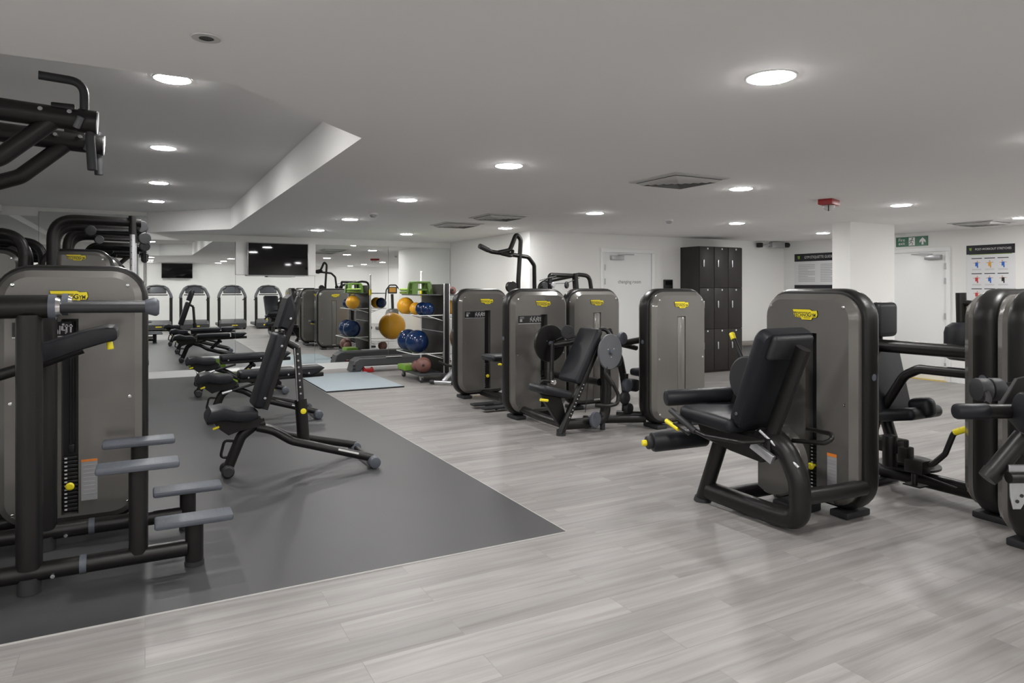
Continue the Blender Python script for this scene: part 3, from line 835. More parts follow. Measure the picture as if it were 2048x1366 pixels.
# base
b = B(); b.tube([(xe - .03, 3.60, .02), (xe - .01, 3.50, .32), (xe, 3.44, .50)], .052, n=14, fr=.05); b.obj('front_leg', BLACK, TE)
b = B(); b.cyl((xe - .03, 3.605, .001), (xe - .03, 3.60, .03), .062, .056, n=16); b.obj('foot', RUB, TE)
b = B(); b.tube([(xe - .02, 3.54, .085), (xe, 3.0, .075), (xe, 2.81, .09), (xe, 2.82, .34), (xe, 2.93, .52), (xe, 3.12, .54)], .064, n=16, fr=[0, .1, .20, .2, .16, 0], seg=9); b.obj('base_tube', BLACK, TE)
b = B(); b.tube([(xe, 2.83, .225), (3.85, 2.79, .225), (4.05, 2.78, .225)], .05, n=14); b.obj('link_beam', BLACK, TE)
b = B(); b.tube([(xe, 3.40, .09), (4.06, 3.38, .09)], .05, n=14); b.obj('link_beam', BLACK, TE)
P = [(0, 0)]
b = B(); pts = []
for k in range(21):
    a = math.radians(60 + k * 12); pts.append((3.19 + .24 * math.cos(a), .36 + .24 * math.sin(a)))
b.prism(pts, (3.72, 0, 0), Y_, Z_, X_, .08, .012); b.obj('cam_cover', COVER, TE)
b = B(); b.box((3.85, 3.12, .05), (.34, .12, .10), .012); b.obj('base_block', RUB, TE)
b = B(); b.box((3.957, 2.935, .285), (.003, .07, .26)); o = b.obj('instruction_label', STICK, TE, False)
b = B(); b.box((3.9555, 2.935, .41), (.003, .07, .02)); b.obj('label_header', ORTAG, o, False)
b = B()
for q in range(10): b.box((3.955, 2.935, .385 - q * .022), (.001, .055, .004))
b.obj('label_text', DIM, o, False)

OFF = V((0, 0, 0))
# ---- G parts: hip machine, user faces -Y, centre line x = 4.92
xg = 5.05
b = pad((xg, 3.30, 1.26), (.26, .085, .27), None, .04, 4); b.obj('headrest', PAD, TG)
u = V((0, .22, .975)).normalized(); w = V((0, -.975, .22)).normalized()
b = pad(V((xg, 3.28, .80)), (.40, .60, .09), (X_, u, w), .04, 4); b.obj('backrest', PAD, TG)
b = pad((xg, 3.10, .565), (.40, .30, .09), (X_, V((0, .97, -.2)), V((0, .2, .97))), .04, 4); b.obj('seat', PAD, TG)
b = pad((xg, 3.00, .62), (.12, .18, .15), (X_, V((0, .97, -.2)), V((0, .2, .97))), .05, 4); b.obj('saddle_horn', PAD, TG)
b = B(); b.tube([(xg, 3.32, 1.05), (xg, 3.38, .8), (xg, 3.22, .3), (xg, 3.20, .1)], .045, fr=.1); b.tube([(xg, 3.33, 1.0), (xg, 3.345, 1.3)], .025); b.obj('back_post', BLACK, TG)
b = B(); b.tube([(xg - .05, 3.36, 1.06), (4.84, 2.46, 1.075)], .048, n=16); b.obj('upper_beam', BLACK, TG)
b = B(); b.tube([(4.93, 3.30, .42), (4.93, 3.27, .52), (4.93, 3.06, .86), (4.88, 2.92, .925), (4.80, 2.46, .935)], .034, fr=.12, n=14, seg=8); b.obj('curved_arm', BLACK, TG)
b = B(); b.tube([(xg - .02, 3.30, .10), (xg - .02, 2.45, .10)], .055, n=14); b.obj('base_beam', BLACK, TG)
b = B(); b.box((xg - .02, 3.3, .025), (.3, .1, .05), .01); b.obj('foot', RUB, TG)
b = B(); b.lathe([(0, 0), (.21, 0), (.21, .016), (0, .016)], (xg, 3.10, .17), n=36); b.lathe([(0, 0), (.16, 0), (.16, .02), (0, .02)], (xg, 3.10, .20), n=36); b.cyl((xg, 3.1, .1), (xg, 3.1, .24), .05); b.obj('pivot_plate', BLACK, TG)
b = B(); b.cyl((4.74, 3.05, .22), (4.74, 3.05, .44), .05, n=18, bev=.006); b.box((4.80, 3.10, .36), (.16, .22, .09), .012); b.obj('pivot_post', BLACK, TG)
b = B(); b.box((4.72, 2.92, .33), (.09, .07, .11), .01); b.box((4.72, 2.84, .27), (.10, .13, .09), .008); b.cyl((4.72, 2.92, .38), (4.72, 2.92, .43), .014); b.obj('pin_block', BLACK, TG)
b = B(); b.cyl((4.69, 2.84, .22), (4.69, 2.84, .14), .02, n=10); b.box((4.70, 2.84, .14), (.10, .12, .008)); b.obj('pin_bolt', BLACK, TG)
b = B(); b.tube([(4.74, 2.86, .28), (4.76, 2.76, .29), (4.77, 2.68, .38), (4.78, 2.63, .53), (4.78, 2.58, .56)], .019, fr=.06); o = b.obj('release_lever', BLACK, TG)
b = B(); b.tube([(4.78, 2.625, .535), (4.785, 2.525, .585)], .022, n=12); b.obj('lever_grip', YEL, o)
b = B(); b.tube([(xg, 2.72, 1.02), (xg, 2.73, 1.47)], .033, n=14); b.tube([(xg, 2.73, 1.40), (xg, 2.45, 1.38)], .022); b.obj('knee_pad_arm', BLACK, TG)
b = B(); b.lathe([(0, 0), (.10, .012), (.125, .03), (.13, .05), (.13, .20), (.12, .24), (.08, .27), (0, .275)], (xg, 2.70, .99), n=28); b.obj('knee_pad', PAD, TG)
b = B(); b.tube([(4.86, 2.95, .18), (4.80, 2.62, .16)], .006, n=6); b.obj('cable', INK, TG)

# ---- H parts: roller pads and lever in front
hd = V((.88, -.47, 0)); hn = V((.47, .88, 0))
b = B(); b.cyl((3.95, 2.06, .955), (4.008, 2.03, .955), .062, n=28, bev=.010); b.obj('roller_pad', RUB, TH)
b = B(); b.cyl((4.014, 2.027, .955), (4.072, 1.996, .955), .062, n=28, bev=.010); b.obj('roller_pad', RUB, TH)
b = B(); b.cyl((3.57, 1.96, .885), (3.72, 1.88, .885), .040, n=20, bev=.014); b.obj('hand_grip', PAD, TH)
b = B(); b.tube([(3.715, 1.883, .885), (3.98, 1.74, .885)], .036, n=18); b.obj('cross_tube', BLACK, TH)
b = B(); b.prism([(-.10, -.06), (.0, -.05), (.11, .15), (.02, .13)], (3.90, 1.86, .91), hd, Z_, hn, .03, .004); b.prism([(-.10, .02), (.06, .02), (.10, -.14), (.06, -.16)], (3.90, 1.83, .88), hd, Z_, hn, .05, .004); b.obj('lever_plate', BLACK, TH)
b = B(); b.tube([(3.80, 1.93, .90), (3.88, 1.96, .92), (3.99, 2.03, .95)], .016, ry=.024, n=8); b.tube([(3.99, 2.03, .95), (4.15, 2.02, .95), (4.30, 2.03, .95)], .03, n=10); b.obj('roller_bracket', BLACK, TH)
ax = V((.78, -.61, 0)).normalized(); c = V((3.75, 1.75, .895))
b = B(); b.cyl(c, c + ax * .34, .098, n=40, bev=.012); b.obj('shin_roller', PAD, TH)
b = B(); b.lathe([(.0985, .010), (.1015, .010), (.1015, .022), (.0985, .022)], c, ax, n=40); b.obj('chrome_ring', CHR, TH)
b = B(); b.tube([(3.75, 1.875, .575), (3.88, 1.80, .76)], .044, n=18); b.cyl((3.752, 1.874, .578), (3.725, 1.89, .545), .048, .043, n=18); b.obj('swing_arm', BLACK, TH)
b = B(); b.prism([(-.038, .12), (.06, .12), (.07, -.02), (.02, -.10), (-.015, -.10), (-.03, -.04)], (3.79, 1.79, .51), hd, Z_, hn, .014, .004); o = b.obj('index_plate', SIL, TH)
b = B()
for q in range(3): b.lathe([(0, -.010), (.009, -.010), (.009, .010), (0, .010)], V((3.79, 1.79, .51)) + hd * (.0 + q * .022) + Z_ * (-.06 + q * .028), hn, n=12)
b.obj('index_hole', INK, o)
b = B(); b.tube([(3.74, 1.80, .57), (4.10, 1.63, .57)], .028, n=14); b.obj('pivot_tube', BLACK, TH)
b = B(); b.tube([(4.3, 2.03, .62), (4.2, 1.85, .62), (4.05, 1.66, .55), (4.10, 1.62, .12), (4.5, 1.9, .09)], .045, fr=.12); b.obj('base_tube', BLACK, TH)
b = B(); b.box((4.10, 1.62, .035), (.13, .13, .068), .01); b.obj('foot', RUB, TH)

# ---- left machine parts (rails at y = 4.05 and 4.68, running in X)
YN1, YF1 = 4.07, 4.70
for yy in (YN1, YF1):
    b = B(); b.tube([(-1.2, yy, .105), (.20, yy, .105)], .044, n=16); b.obj('floor_rail', BLACK, TL_)
    b = B(); b.tube([(-.29, yy, .105), (-.26, yy, .105)], .047, n=16); b.obj('rail_band', GRUB, TL_)
    b = B(); b.lathe([(0, 0), (.011, 0), (.010, .008), (0, .009)], (-.40, yy - .043, .085), (0, -1, 0), n=12); b.obj('bolt', CHR, TL_)
    # posts
    b = B(); b.tube([(-.50, yy, .13), (-.50, yy, 1.37)], .056, n=18); b.obj('main_post', BLACK, TL_)
    b = B(); b.cyl((-.50, yy, .008), (-.50, yy, .085), .052, .05, n=18); b.obj('foot', RUB, TL_)
    b = B(); b.tube([(-.03, yy, .12), (-.03, yy, .555)], .046, n=18); b.obj('step_post', BLACK, TL_)
    b = B(); b.tube([(.235, yy, .03), (.235, yy, .235)], .046, n=18); b.obj('step_post', BLACK, TL_)
    b = B(); b.cyl((.235, yy, .008), (.235, yy, .032), .050, n=18); b.obj('foot', RUB, TL_)
    for xx, zz, nm in ((-.03, .575, 'upper'), (.235, .255, 'lower')):
        b = B(); b.box((xx, yy, zz), (.385, .155, .036), .013, (X_, Y_, Z_)); o = b.obj('footplate', GRUB, TL_)
        b = B()
        for q in range(9): b.box((xx - .15 + q * .0375, yy, zz + .0178), (.004, .115, .0018))
        b.obj('tread_rib', GRUB, o)
    # dip arms
    b = B(); b.tube([(-1.2, yy, 1.408), (-.42, yy, 1.408)], .055, n=18); b.obj('dip_beam', BLACK, TL_)
    b = B(); b.tube([(-.42, yy, 1.408), (-.39, yy, 1.408)], .064, n=18); o = b.obj('beam_collar', GRUB, TL_)
    b = B(); b.lathe([(0, 0), (.05, 0), (.042, .018), (0, .026)], (-.39, yy, 1.408), (1, 0, 0), n=18); b.obj('collar_cap', CHR, o)
    b = B(); b.tube([(-.39, yy, 1.404), (.0, yy, 1.400)], .027, n=18); b.obj('dip_handle', RUB, TL_)
    b = B(); b.lathe([(.027, 0), (.034, .01), (.045, .045), (.045, .055), (.036, .066), (0, .068)], (.0, yy, 1.400), (1, 0, 0), n=20); b.obj('handle_end', GRUB, TL_)
    # overhead arms
    b = B(); b.tube([(-1.2, yy, 2.40), (-.24, yy, 2.345)], .054, n=18); b.obj('overhead_arm', BLACK, TL_)
    b = B(); b.cyl((-.30, yy, 2.349), (-.215, yy, 2.344), .060, n=20, bev=.006); b.obj('arm_end', BLACK, TL_)
    b = B(); b.cyl((-.216, yy, 2.344), (-.211, yy, 2.3437), .057, n=20); b.obj('end_plate', SIL, TL_)
    b = B(); b.tube([(-.40, yy, 2.34), (-.62, yy, 2.13), (-.80, yy, 2.06), (-1.2, yy, 2.05)], .043, fr=.12, n=16); b.obj('arm_brace', BLACK, TL_)
    b = B(); b.tube([(-.27, yy, 2.36), (-.27, yy - .01, 2.54), (-.46, yy - .03, 2.545)], .021, fr=.07, n=14, seg=8) if yy == YN1 else b.tube([(-.25, yy, 2.36), (-.25, yy, 2.42)], .024)
    b.obj('pull_up_grip', RUB, TL_)
    b = B(); b.tube([(-.245, yy, 2.33), (-.245, yy - .01, 2.26), (-.235, yy - .02, 2.10)], .022, n=12) if yy == YN1 else b.tube([(-.25, yy, 2.33), (-.24, yy, 2.17)], .022)
    b.obj('hanging_grip', RUB, TL_)
    b = B(); b.tube([(-.30, yy - .06, 2.30), (-.28, yy - .08, 2.35)], .016, n=14); b.obj('lock_pin', DISC, TL_)
    b = B(); b.box((-.36, yy, 2.405), (.10, .06, .035), .006); b.obj('top_block', BLACK, TL_)
    for q in (-.45, -.33):
        b = B(); b.lathe([(0, 0), (.012, 0), (.011, .008), (0, .009)], (q, yy - .05, 2.375), (0, -1, .3), n=10); b.obj('bolt', CHR, TL_)
b = B()
b.tube([(-1.2, 4.07, .09), (-1.2, 4.38, .09), (-1.2, 4.70, .09)], .05); b.tube([(-1.2, 4.38, .09), (-1.2, 4.38, 2.41)], .06, n=16)
for zz in (1.425, 2.40, 2.06): b.tube([(-1.2, 4.06, zz), (-1.2, 4.71, zz)], .05)
b.box((-1.2, 4.38, .022), (.12, .8, .04), .008); b.tube([(-1.2, 4.7, .1), (-.9, 5.0, .1), (-.5, 5.06, .1)], .045, fr=.1)
b.obj('rear_mast', BLACK, TL_)
# knee pad
b = B(); cc = [(-.55, 1.135, .050), (-.46, 1.165, .050), (-.30, 1.222, .048), (-.18, 1.255, .044), (-.150, 1.256, .040), (-.137, 1.254, .030), (-.132, 1.252, .020)]
Ls = []
for (x, z, h) in cc:
    ring = []
    for cx, cz, a0 in ((.13, -h + .015, -PI / 2), (.13, h - .015, 0), (-.13, h - .015, PI / 2), (-.13, -h + .015, PI)):
        for k in range(4):
            a = a0 + PI / 2 * k / 3; ring.append((x, 4.385 + cx + .018 * math.cos(a), z + cz + .015 * math.sin(a)))
    Ls.append(ring)
b.loft(Ls); b.obj('knee_pad', PAD, TL_)
b = B(); b.tube([(-1.2, 4.385, .95), (-.70, 4.385, 1.04), (-.5, 4.385, 1.10), (-.3, 4.385, 1.175)], .03, fr=.1); b.obj('knee_pad_arm', BLACK, TL_)
b = B(); b.cyl((-.17, 4.30, 1.215), (-.165, 4.30, 1.17), .014, .017, n=12, bev=.004); b.obj('release_knob', YEL, TL_)
# small labels
b = B(); b.box((-.30, 4.911, .33), (.085, .003, .25)); o = b.obj('instruction_label', STICK, TL_, False)
b = B(); b.box((-.30, 4.9095, .448), (.085, .002, .014)); b.obj('label_header', ORTAG, o, False)
b = B()
for q in range(8): b.box((-.30, 4.909, .42 - q * .025), (.06, .001, .004))
b.obj('label_text', DIM, o, False)

# ------------------------------------------------------------------ cable stations (left, far)
def cable_station(cx, sgn, label, ys, ztop, towers):
    T = thing('cable_station', label, 'gym machine', (cx, ys[0], 0), 0, 'cable stations at the left')
    for (tx, ty) in towers: tower(T, tx, ty, PI, W=.76, H=1.97)
    xl = cx - .31 * sgn; xr = cx + .58 * sgn
    for y in ys:
        for dy, dz in ((0, 0), (.28, -.06)):
            b = B(); b.tube([(xl, y + dy, .05), (xl, y + dy, ztop + dz), (xr, y + dy, ztop + dz - .015)], .055, fr=.24, n=14, seg=9); b.obj('arched_frame', BLACK, T)
        for dy in (0, .28):
            b = B(); b.cyl((xl, y + dy, .007), (xl, y + dy, .06), .07, n=16); b.obj('foot', RUB, T)
        b = B(); b.tube([(xr - .09 * sgn, y - .03, .06), (xr - .09 * sgn, y - .03, ztop - .12)], .030, n=16); o = b.obj('slide_column', SIL, T)
        b = B()
        for q in range(22): b.lathe([(0, 0), (.006, 0), (.006, .002), (0, .002)], (xr - .10 * sgn, y - .059, .5 + q * .075), (0, -1, 0), n=8)
        b.obj('column_hole', INK, o)
        b = B(); b.cyl((xr - .09 * sgn, y - .03, ztop - .16), (xr - .09 * sgn, y - .03, ztop + .06), .042, n=16); b.obj('column_cap', BLACK, T)
        b = B(); b.box((xr - .09 * sgn, y, .035), (.16, .30, .055), .01); b.obj('column_base', RUB, T)
        disc((xr + .0 * sgn, y + .03, ztop - .06), (.3, -1, 0), .07, .04, 'pulley', T, RUB, False)
        disc((xr + .03 * sgn, y + .03, ztop - .20), (.3, -1, 0), .07, .04, 'pulley', T, RUB, False)
        disc((xl + .36 * sgn, y + .13, ztop - .12), (.3, -1, 0), .06, .04, 'pulley', T, RUB, False)
        b = B(); b.tube([(xr + .05 * sgn, y, .5), (xr + .05 * sgn, y, ztop - .1)], .004, n=6); b.tube([(xr + .03 * sgn, y, .5), (xr + .03 * sgn, y, ztop - .1)], .004, n=6); b.obj('cable', INK, T)
        b = B(); b.tube([(xl + .4 * sgn, y + .14, ztop - .10), (xr - .05 * sgn, y + .14, ztop - .10)], .013, n=8); b.obj('guide_rail', CHR, T)
    return T
cable_station(-.62, 1, 'tall cable machine with arched arms and silver columns behind the dip machine', (9.3, 11.0), 2.30, ((-.71, 9.62), (-.66, 11.3)))
cable_station(-1.50, -1, 'dark arched cable machine at the far left edge near the mirror', (9.3, 10.9), 2.12, ((-1.60, 9.65),))

# ------------------------------------------------------------------ benches
def bench(y, label, flat):
    xo = .07 if flat else 0
    T = thing('weight_bench', label, 'weight bench', (.58 + xo, y, .006), 0, 'adjustable weight benches on the mat')
    def W(x, dy, z): return (x + xo, y + dy, z + .006)
    # seat, contoured
    b = B(); prof = [(.416, .474, .022), (.425, .478, .036), (.45, .50, .05), (.54, .515, .05), (.64, .485, .045), (.74, .485, .045), (.79, .49, .03)]
    Ls = []
    for x, z, h in prof:
        ring = []
        for cx, cz, a0 in ((.125, -h + .02, -PI / 2), (.125, h - .02, 0), (-.125, h - .02, PI / 2), (-.125, -h + .02, PI)):
            for k in range(4):
                a = a0 + PI / 2 * k / 3; ring.append(W(x, cx + .025 * math.cos(a), z + cz + .02 * math.sin(a)))
        Ls.append(ring)
    b.loft(Ls); b.obj('seat', PAD, T)
    if not flat:
        u = V((.30, 0, .954)).normalized(); p0 = V(W(.825, 0, .50))
    else:
        u = V((1, 0, .02)).normalized(); p0 = V(W(.83, 0, .475))
    w = V((-u.z, 0, u.x)); v = Y_
    b = B(); b.box(p0 + u * .335 + w * .045, (.62, .29, .085), .03, (u, v, w), 3); b.obj('backrest', PAD, T)
    b = B()
    k = [(.68, .0), (.68, .085), (.93, .085), (.97, .06), (.90, .01), (.80, -.03)] 
    b.prism(k, p0 + w * .005, u, w, v, .27, .02); b.obj('headrest', PAD, T)
    for sy in (-.135, .135):
        b = B(); b.prism([(.03, -.035), (.03, .02), (.64, .02), (.64, -.01), (.3, -.035)], p0 + v * sy * .8, u, w, v, .02, .003); b.obj('side_rail', BLACK, T)
    b = B(); b.box(p0 + u * .5 - w * .02, (.95, .07, .05), .01, (u, v, w)); b.obj('back_spine', BLACK, T)
    for q in (.12, .55, .78):
        b = B(); b.lathe([(0, 0), (.011, 0), (.010, .006), (0, .007)], p0 + u * q + w * .02 - v * .1405, -v, n=10); b.obj('bolt', CHR, T)
    # gusset and hub
    for sy in (-.06, .06):
        b = B(); b.prism([(.47, .455), (.50, .40), (.58, .335), (.66, .36), (.80, .38), (.84, .44), (.80, .465)], W(0, sy, 0), X_, Z_, Y_, .012, .002); b.obj('gusset', BLACK, T)
    b = B(); b.tube([W(.86, 0, .40), W(.78, 0, .385), W(.68, 0, .31), W(.62, 0, .16), W(.585, 0, .07)], .034, fr=.12, ry=.042, n=14, seg=8); b.obj('front_leg', BLACK, T)
    b = B(); b.tube([W(.65, 0, .27), W(.555, 0, .285), W(.525, 0, .155), W(.61, 0, .145)], .011, fr=.03); b.obj('carry_handle', BLACK, T)
    for sy in (-.07, .07):
        b = B(); b.lathe([(0, -.028), (.035, -.028), (.048, -.018), (.050, 0), (.048, .018), (.035, .028), (0, .028)], W(.575, sy, .05), (0, 1, 0), n=22); b.obj('wheel', RUB, T)
    b = B(); b.tube([W(.578, -.07, .05), W(.578, .07, .05)], .014); b.obj('axle', BLACK, T)
    for sy in (-1, 1):
        b = B(); b.tube([W(.80, sy * .02, .37), W(.92, sy * .04, .335), W(1.05, sy * .13, .255), W(1.68, sy * .27, .075)], .033, fr=.16, n=14, seg=7); o = b.obj('rear_leg', BLACK, T)
        if sy < 0:
            d = V((.63, -.14, -.18)).normalized()
            b = B(); b.box(V(W(1.47, -.2233, .135)) + V((.01, -.0322, .006)), (.17, .003, .028), 0, (d, V((.2, .98, 0)), V((.27, -.06, .96)))); b.obj('label', WHT, o, False)
        b = B(); b.cyl(W(1.68, sy * .23, .055), W(1.68, sy * .36, .05), .048, n=20, bev=.012); b.obj('foot', GRUB, T)
    b = B(); b.tube([W(1.68, -.30, .055), W(1.68, .30, .055)], .022); b.obj('cross_bar', BLACK, T)
    # telescopic post
    if not flat:
        b = B(); b.tube([W(1.17, 0, .22), W(1.145, 0, .57)], .042, ry=.05, n=16); b.obj('post_sleeve', BLACK, T)
        b = B(); b.tube([W(1.145, 0, .56), W(1.115, 0, 1.00)], .026, ry=.03, n=14); o = b.obj('post_inner', PLATE, T)
        b = B()
        for q in range(7): b.lathe([(0, 0), (.008, 0), (.008, .002), (0, .002)], V(W(1.141 - q * .004, -.0265, .62 + q * .055)), (0, -1, 0), n=8)
        b.obj('post_hole', DIM, o)
        b = B(); b.tube([W(1.115, -.035, .56), W(1.09, -.035, 1.0)], .006, n=8); b.obj('guide_rod', CHR, T)
        b = B(); b.tube([W(1.02, 0, 1.06), W(1.12, 0, 1.0)], .03); b.obj('pivot_link', BLACK, T)
        b = B(); b.cyl(W(1.155, -.05, .48), W(1.152, -.085, .48), .02, .024, n=14, bev=.006); b.obj('pull_knob', YEL, T)
    else:
        b = B(); b.tube([W(1.10, 0, .24), W(1.30, 0, .43)], .032, n=12); b.obj('post_sleeve', BLACK, T)
        b = B(); b.tube([W(.78, -.10, .36), W(1.05, -.1, .43)], .014, n=10); o = b.obj('strut', BLACK, T)
        b = B(); b.tube([W(.68, -.10, .335), W(.78, -.10, .36)], .016, n=10); b.obj('strut_tip', SIL, o)
        b = B(); b.cyl(W(1.22, -.04, .34), W(1.22, -.08, .335), .022, n=14, bev=.006); b.obj('pull_knob', YEL, T)
        b = B(); b.tube([W(1.26, -.05, .44), W(1.32, 0, .38), W(1.26, .05, .44)], .025, fr=.03); b.obj('pivot_link', BLACK, T)
    b = B(); b.box(W(.485, -.10, .41), (.05, .02, .018), .005, (V((.95, 0, .3)), Y_, V((-.3, 0, .95)))); b.obj('seat_lever', YEL, T)
bench(5.86, 'black weight bench with backrest upright, nearest on the grey mat', False)
bench(8.25, 'black weight bench laid flat just behind the upright bench', True)
bench(10.35, 'black weight bench laid flat, farthest and closest to the mirror', True)
# green trimmed step behind the far bench
t = thing('exercise_step', 'low lime green step with pale top behind the farthest bench', 'exercise step', (1.02, 11.65, .006))
b = B(); b.box((1.02, 11.65, .105), (.62, .32, .17), .02); b.obj('base', LIME, t)
b = B(); b.box((1.02, 11.65, .20), (.64, .34, .025), .008); b.obj('top', WHT, t)

# ------------------------------------------------------------------ pale blue mat, step deck
b = B(); b.box((0, 0, 0), (1.17, 2.05, .022), .004); o = b.obj('lifting_mat', BMAT); o.location = (2.88, 10.93, .012)
tag(o, 'thin pale blue grey rubber mat with dark edge on the wood floor', 'exercise mat')
b = B()
for p, s_ in (((0, -1.026, -.001), (1.175, .006, .020)), ((-.586, 0, -.001), (.006, 2.05, .020))): b.box(p, s_)
b.obj('mat_edge', RUB, o, world=False)
t = thing('step_deck', 'black aerobic deck with red feet lying in front of the mirror', 'exercise deck', (4.0, 12.15, 0))
b = B(); b.prism([(3.22, .02), (3.27, .20), (3.36, .255), (4.74, .255), (4.80, .20), (4.84, .02), (4.60, .02), (4.55, .11), (3.45, .11), (3.38, .02)], (0, 12.15, 0), X_, Z_, Y_, .36, .015); b.obj('body', DKGREY, t)
b = B(); b.box((4.05, 12.15, .257), (1.25, .30, .012), .004); b.obj('grip_top', RUB, t)
for x in (3.52, 4.22):
    b = B(); b.prism([(-.10, .0), (.10, .0), (.075, .085), (.05, .06), (-.05, .06), (-.085, .10)], (x, 11.99, .005), X_, Z_, Y_, .10, .006); b.obj('riser_foot', RED, t)
b = B(); b.box((3.87, 11.965, .05), (.50, .012, .018)); b.obj('side_bar', SIL, t)
for z in (.07, .13):
    b = B(); b.box((3.262, 11.968, z), (.05, .006, .035), .004); b.obj('grip_slot', INK, t)
b = B(); b.box((4.0, 11.985, .262), (.3, .05, .004)); b.obj('top_stripe', WHT, t)

# ------------------------------------------------------------------ ball rack
XB = 4.25
T = thing('ball_rack', 'dark two sided wheeled ball rack with silver edge posts and wire shelves', 'ball rack', (XB, 10.65, 0))
b = B(); b.box((XB, 10.68, .86), (.045, .98, 1.42), .004); b.obj('panel', LOCK, T)
b = B(); b.box((XB - .016, 10.185, .86), (.014, .012, 1.44), .002); b.obj('edge_post', SIL, T)
b = B(); b.box((XB + .045, 10.20, .86), (.05, .035, 1.44), .003); b.obj('side_post', BLACK, T)
b = B(); b.box((XB + .078, 10.185, .86), (.014, .012, 1.44), .002); b.obj('edge_post', SIL, T)
for z in (.80, .40): 
    b = B(); b.box((XB - .024, 10.68, z), (.003, .96, .012)); b.obj('panel_seam', GREYM, T)
b = B(); b.box((XB - .03, 10.66, .125), (.80, .96, .03), .006); b.obj('base_plate', DKGREY, T)
for x in (-.38, .32):
    for y in (10.24, 11.08):
        b = B(); b.lathe([(0, -.014), (.036, -.014), (.042, -.008), (.042, .008), (.036, .014), (0, .014)], (XB + x, y, .043), (.9, .4, 0), n=18); o = b.obj('caster', RUB, T)
        b = B(); b.prism([(-.02, 0), (.02, 0), (.03, .07), (-.03, .07)], (XB + x, y, .04), X_, Z_, Y_, .04); b.obj('caster_fork', GREYM, o)
for sg in (-1, 1):
    for z, d in ((1.07, .40), (.46 if sg < 0 else .35, .50 if sg < 0 else .82)):
        b = B()
        b.tube([(XB + sg * .02, 10.22, z), (XB + sg * d, 10.25, z - .005), (XB + sg * d, 11.13, z - .005), (XB + sg * .02, 11.16, z)], .007, fr=.05, n=8)
        b.tube([(XB + sg * .15, 10.22, z - .05), (XB + sg * .15, 11.16, z - .05)], .006, n=8)
        b.tube([(XB + sg * .02, 10.22, z + .02), (XB + sg * .02, 10.22, z - .09), (XB + sg * .15, 10.22, z - .05), (XB + sg * .30, 10.24, z)], .006, n=8)
        b.tube([(XB + sg * .02, 11.16, z - .09), (XB + sg * .15, 11.16, z - .05), (XB + sg * .3, 11.14, z)], .006, n=8)
        b.obj('wire_shelf', WHT, T)
    b = B(); b.box((XB + sg * .21, 10.68, 1.395), (.37, .94, .018), .004); b.obj('top_tray', DKGREY, T)
def ball(x, y, z, r, m, label, group, hole=False):
    o = B(); o.sphere((0, 0, 0), r, 36, 22)
    k = o.obj('exercise_ball', m); k.location = (x, y, z)
    tag(k, label, 'exercise ball', group)
    if m in (BLUE, ORANGE) and r > .15:
        b = B(); 
        for q in (-.35, 0, .35): b.lathe([(r * math.cos(q) - .001, r * math.sin(q) - .003), (r * math.cos(q) + .0012, r * math.sin(q)), (r * math.cos(q) - .001, r * math.sin(q) + .003)], (0, 0, 0), (.2, 1, .2), n=40)
        b.obj('ridge', m, k, world=False)
    if hole:
        b = B(); d = V((-.35, -.9, .05)).normalized(); b.lathe([(0, r - .012), (.022, r - .002), (.02, r + .0015), (0, r + .001)], (0, 0, 0), d, n=16); b.obj('valve', INK, k, world=False)
GB = 'exercise balls on the rack'
ball(3.91, 11.10, 1.205, .146, ORANGE, 'larger amber ball at the left end of the upper wire shelf', GB)
ball(3.98, 10.79, 1.165, .105, ORANGE, 'smaller amber ball between the blue and the larger amber ball', GB)
ball(4.00, 10.56, 1.168, .108, BLUE, 'blue ball beside the smaller amber ball on the upper shelf', GB)
ball(4.00, 10.31, 1.168, .108, BLUE, 'blue ball nearest the silver post on the upper shelf', GB)
ball(3.93, 10.60, .630, .190, BLUE, 'big navy blue ball in front on the lower wire shelf', GB)
ball(3.92, 10.985, .630, .185, BLUE, 'big navy blue ball behind another on the lower wire shelf', GB)
ball(3.95, 10.36, .267, .126, PINK, 'dusty pink ball with a dark valve on the rack base', GB, True)
ball(3.93, 10.61, .232, .090, PINK, 'small pink ball between the green block and the pink ball with a valve', GB)
ball(4.90, 10.75, .655, .30, ORANGE, 'very large amber ball on the hidden side of the rack', GB)
ball(4.56, 11.02, 1.185, .115, BLUE, 'blue ball on the hidden side of the rack, seen in the mirror', GB)
ball(4.55, 10.70, 1.185, .12, ORANGE, 'amber ball on the hidden side of the rack upper shelf', GB)
ball(4.42, 10.28, 1.468, .062, PINK, 'small pink ball on top of the rack by the machine', GB, True)
ball(4.60, 11.0, .243, .10, PINK, 'pink ball on the rack base seen only in the mirror', GB)
t = thing('foam_block', 'flat green foam block on the rack base', 'foam block', (3.95, 10.93, .142)); b = B(); b.box((3.90, 10.93, .184), (.25, .38, .082), .006); b.obj('block', GREENF, t)
b = B(); b.box((3.90, 10.93, .2275), (.22, .35, .006)); b.obj('top_face', LIME, t)
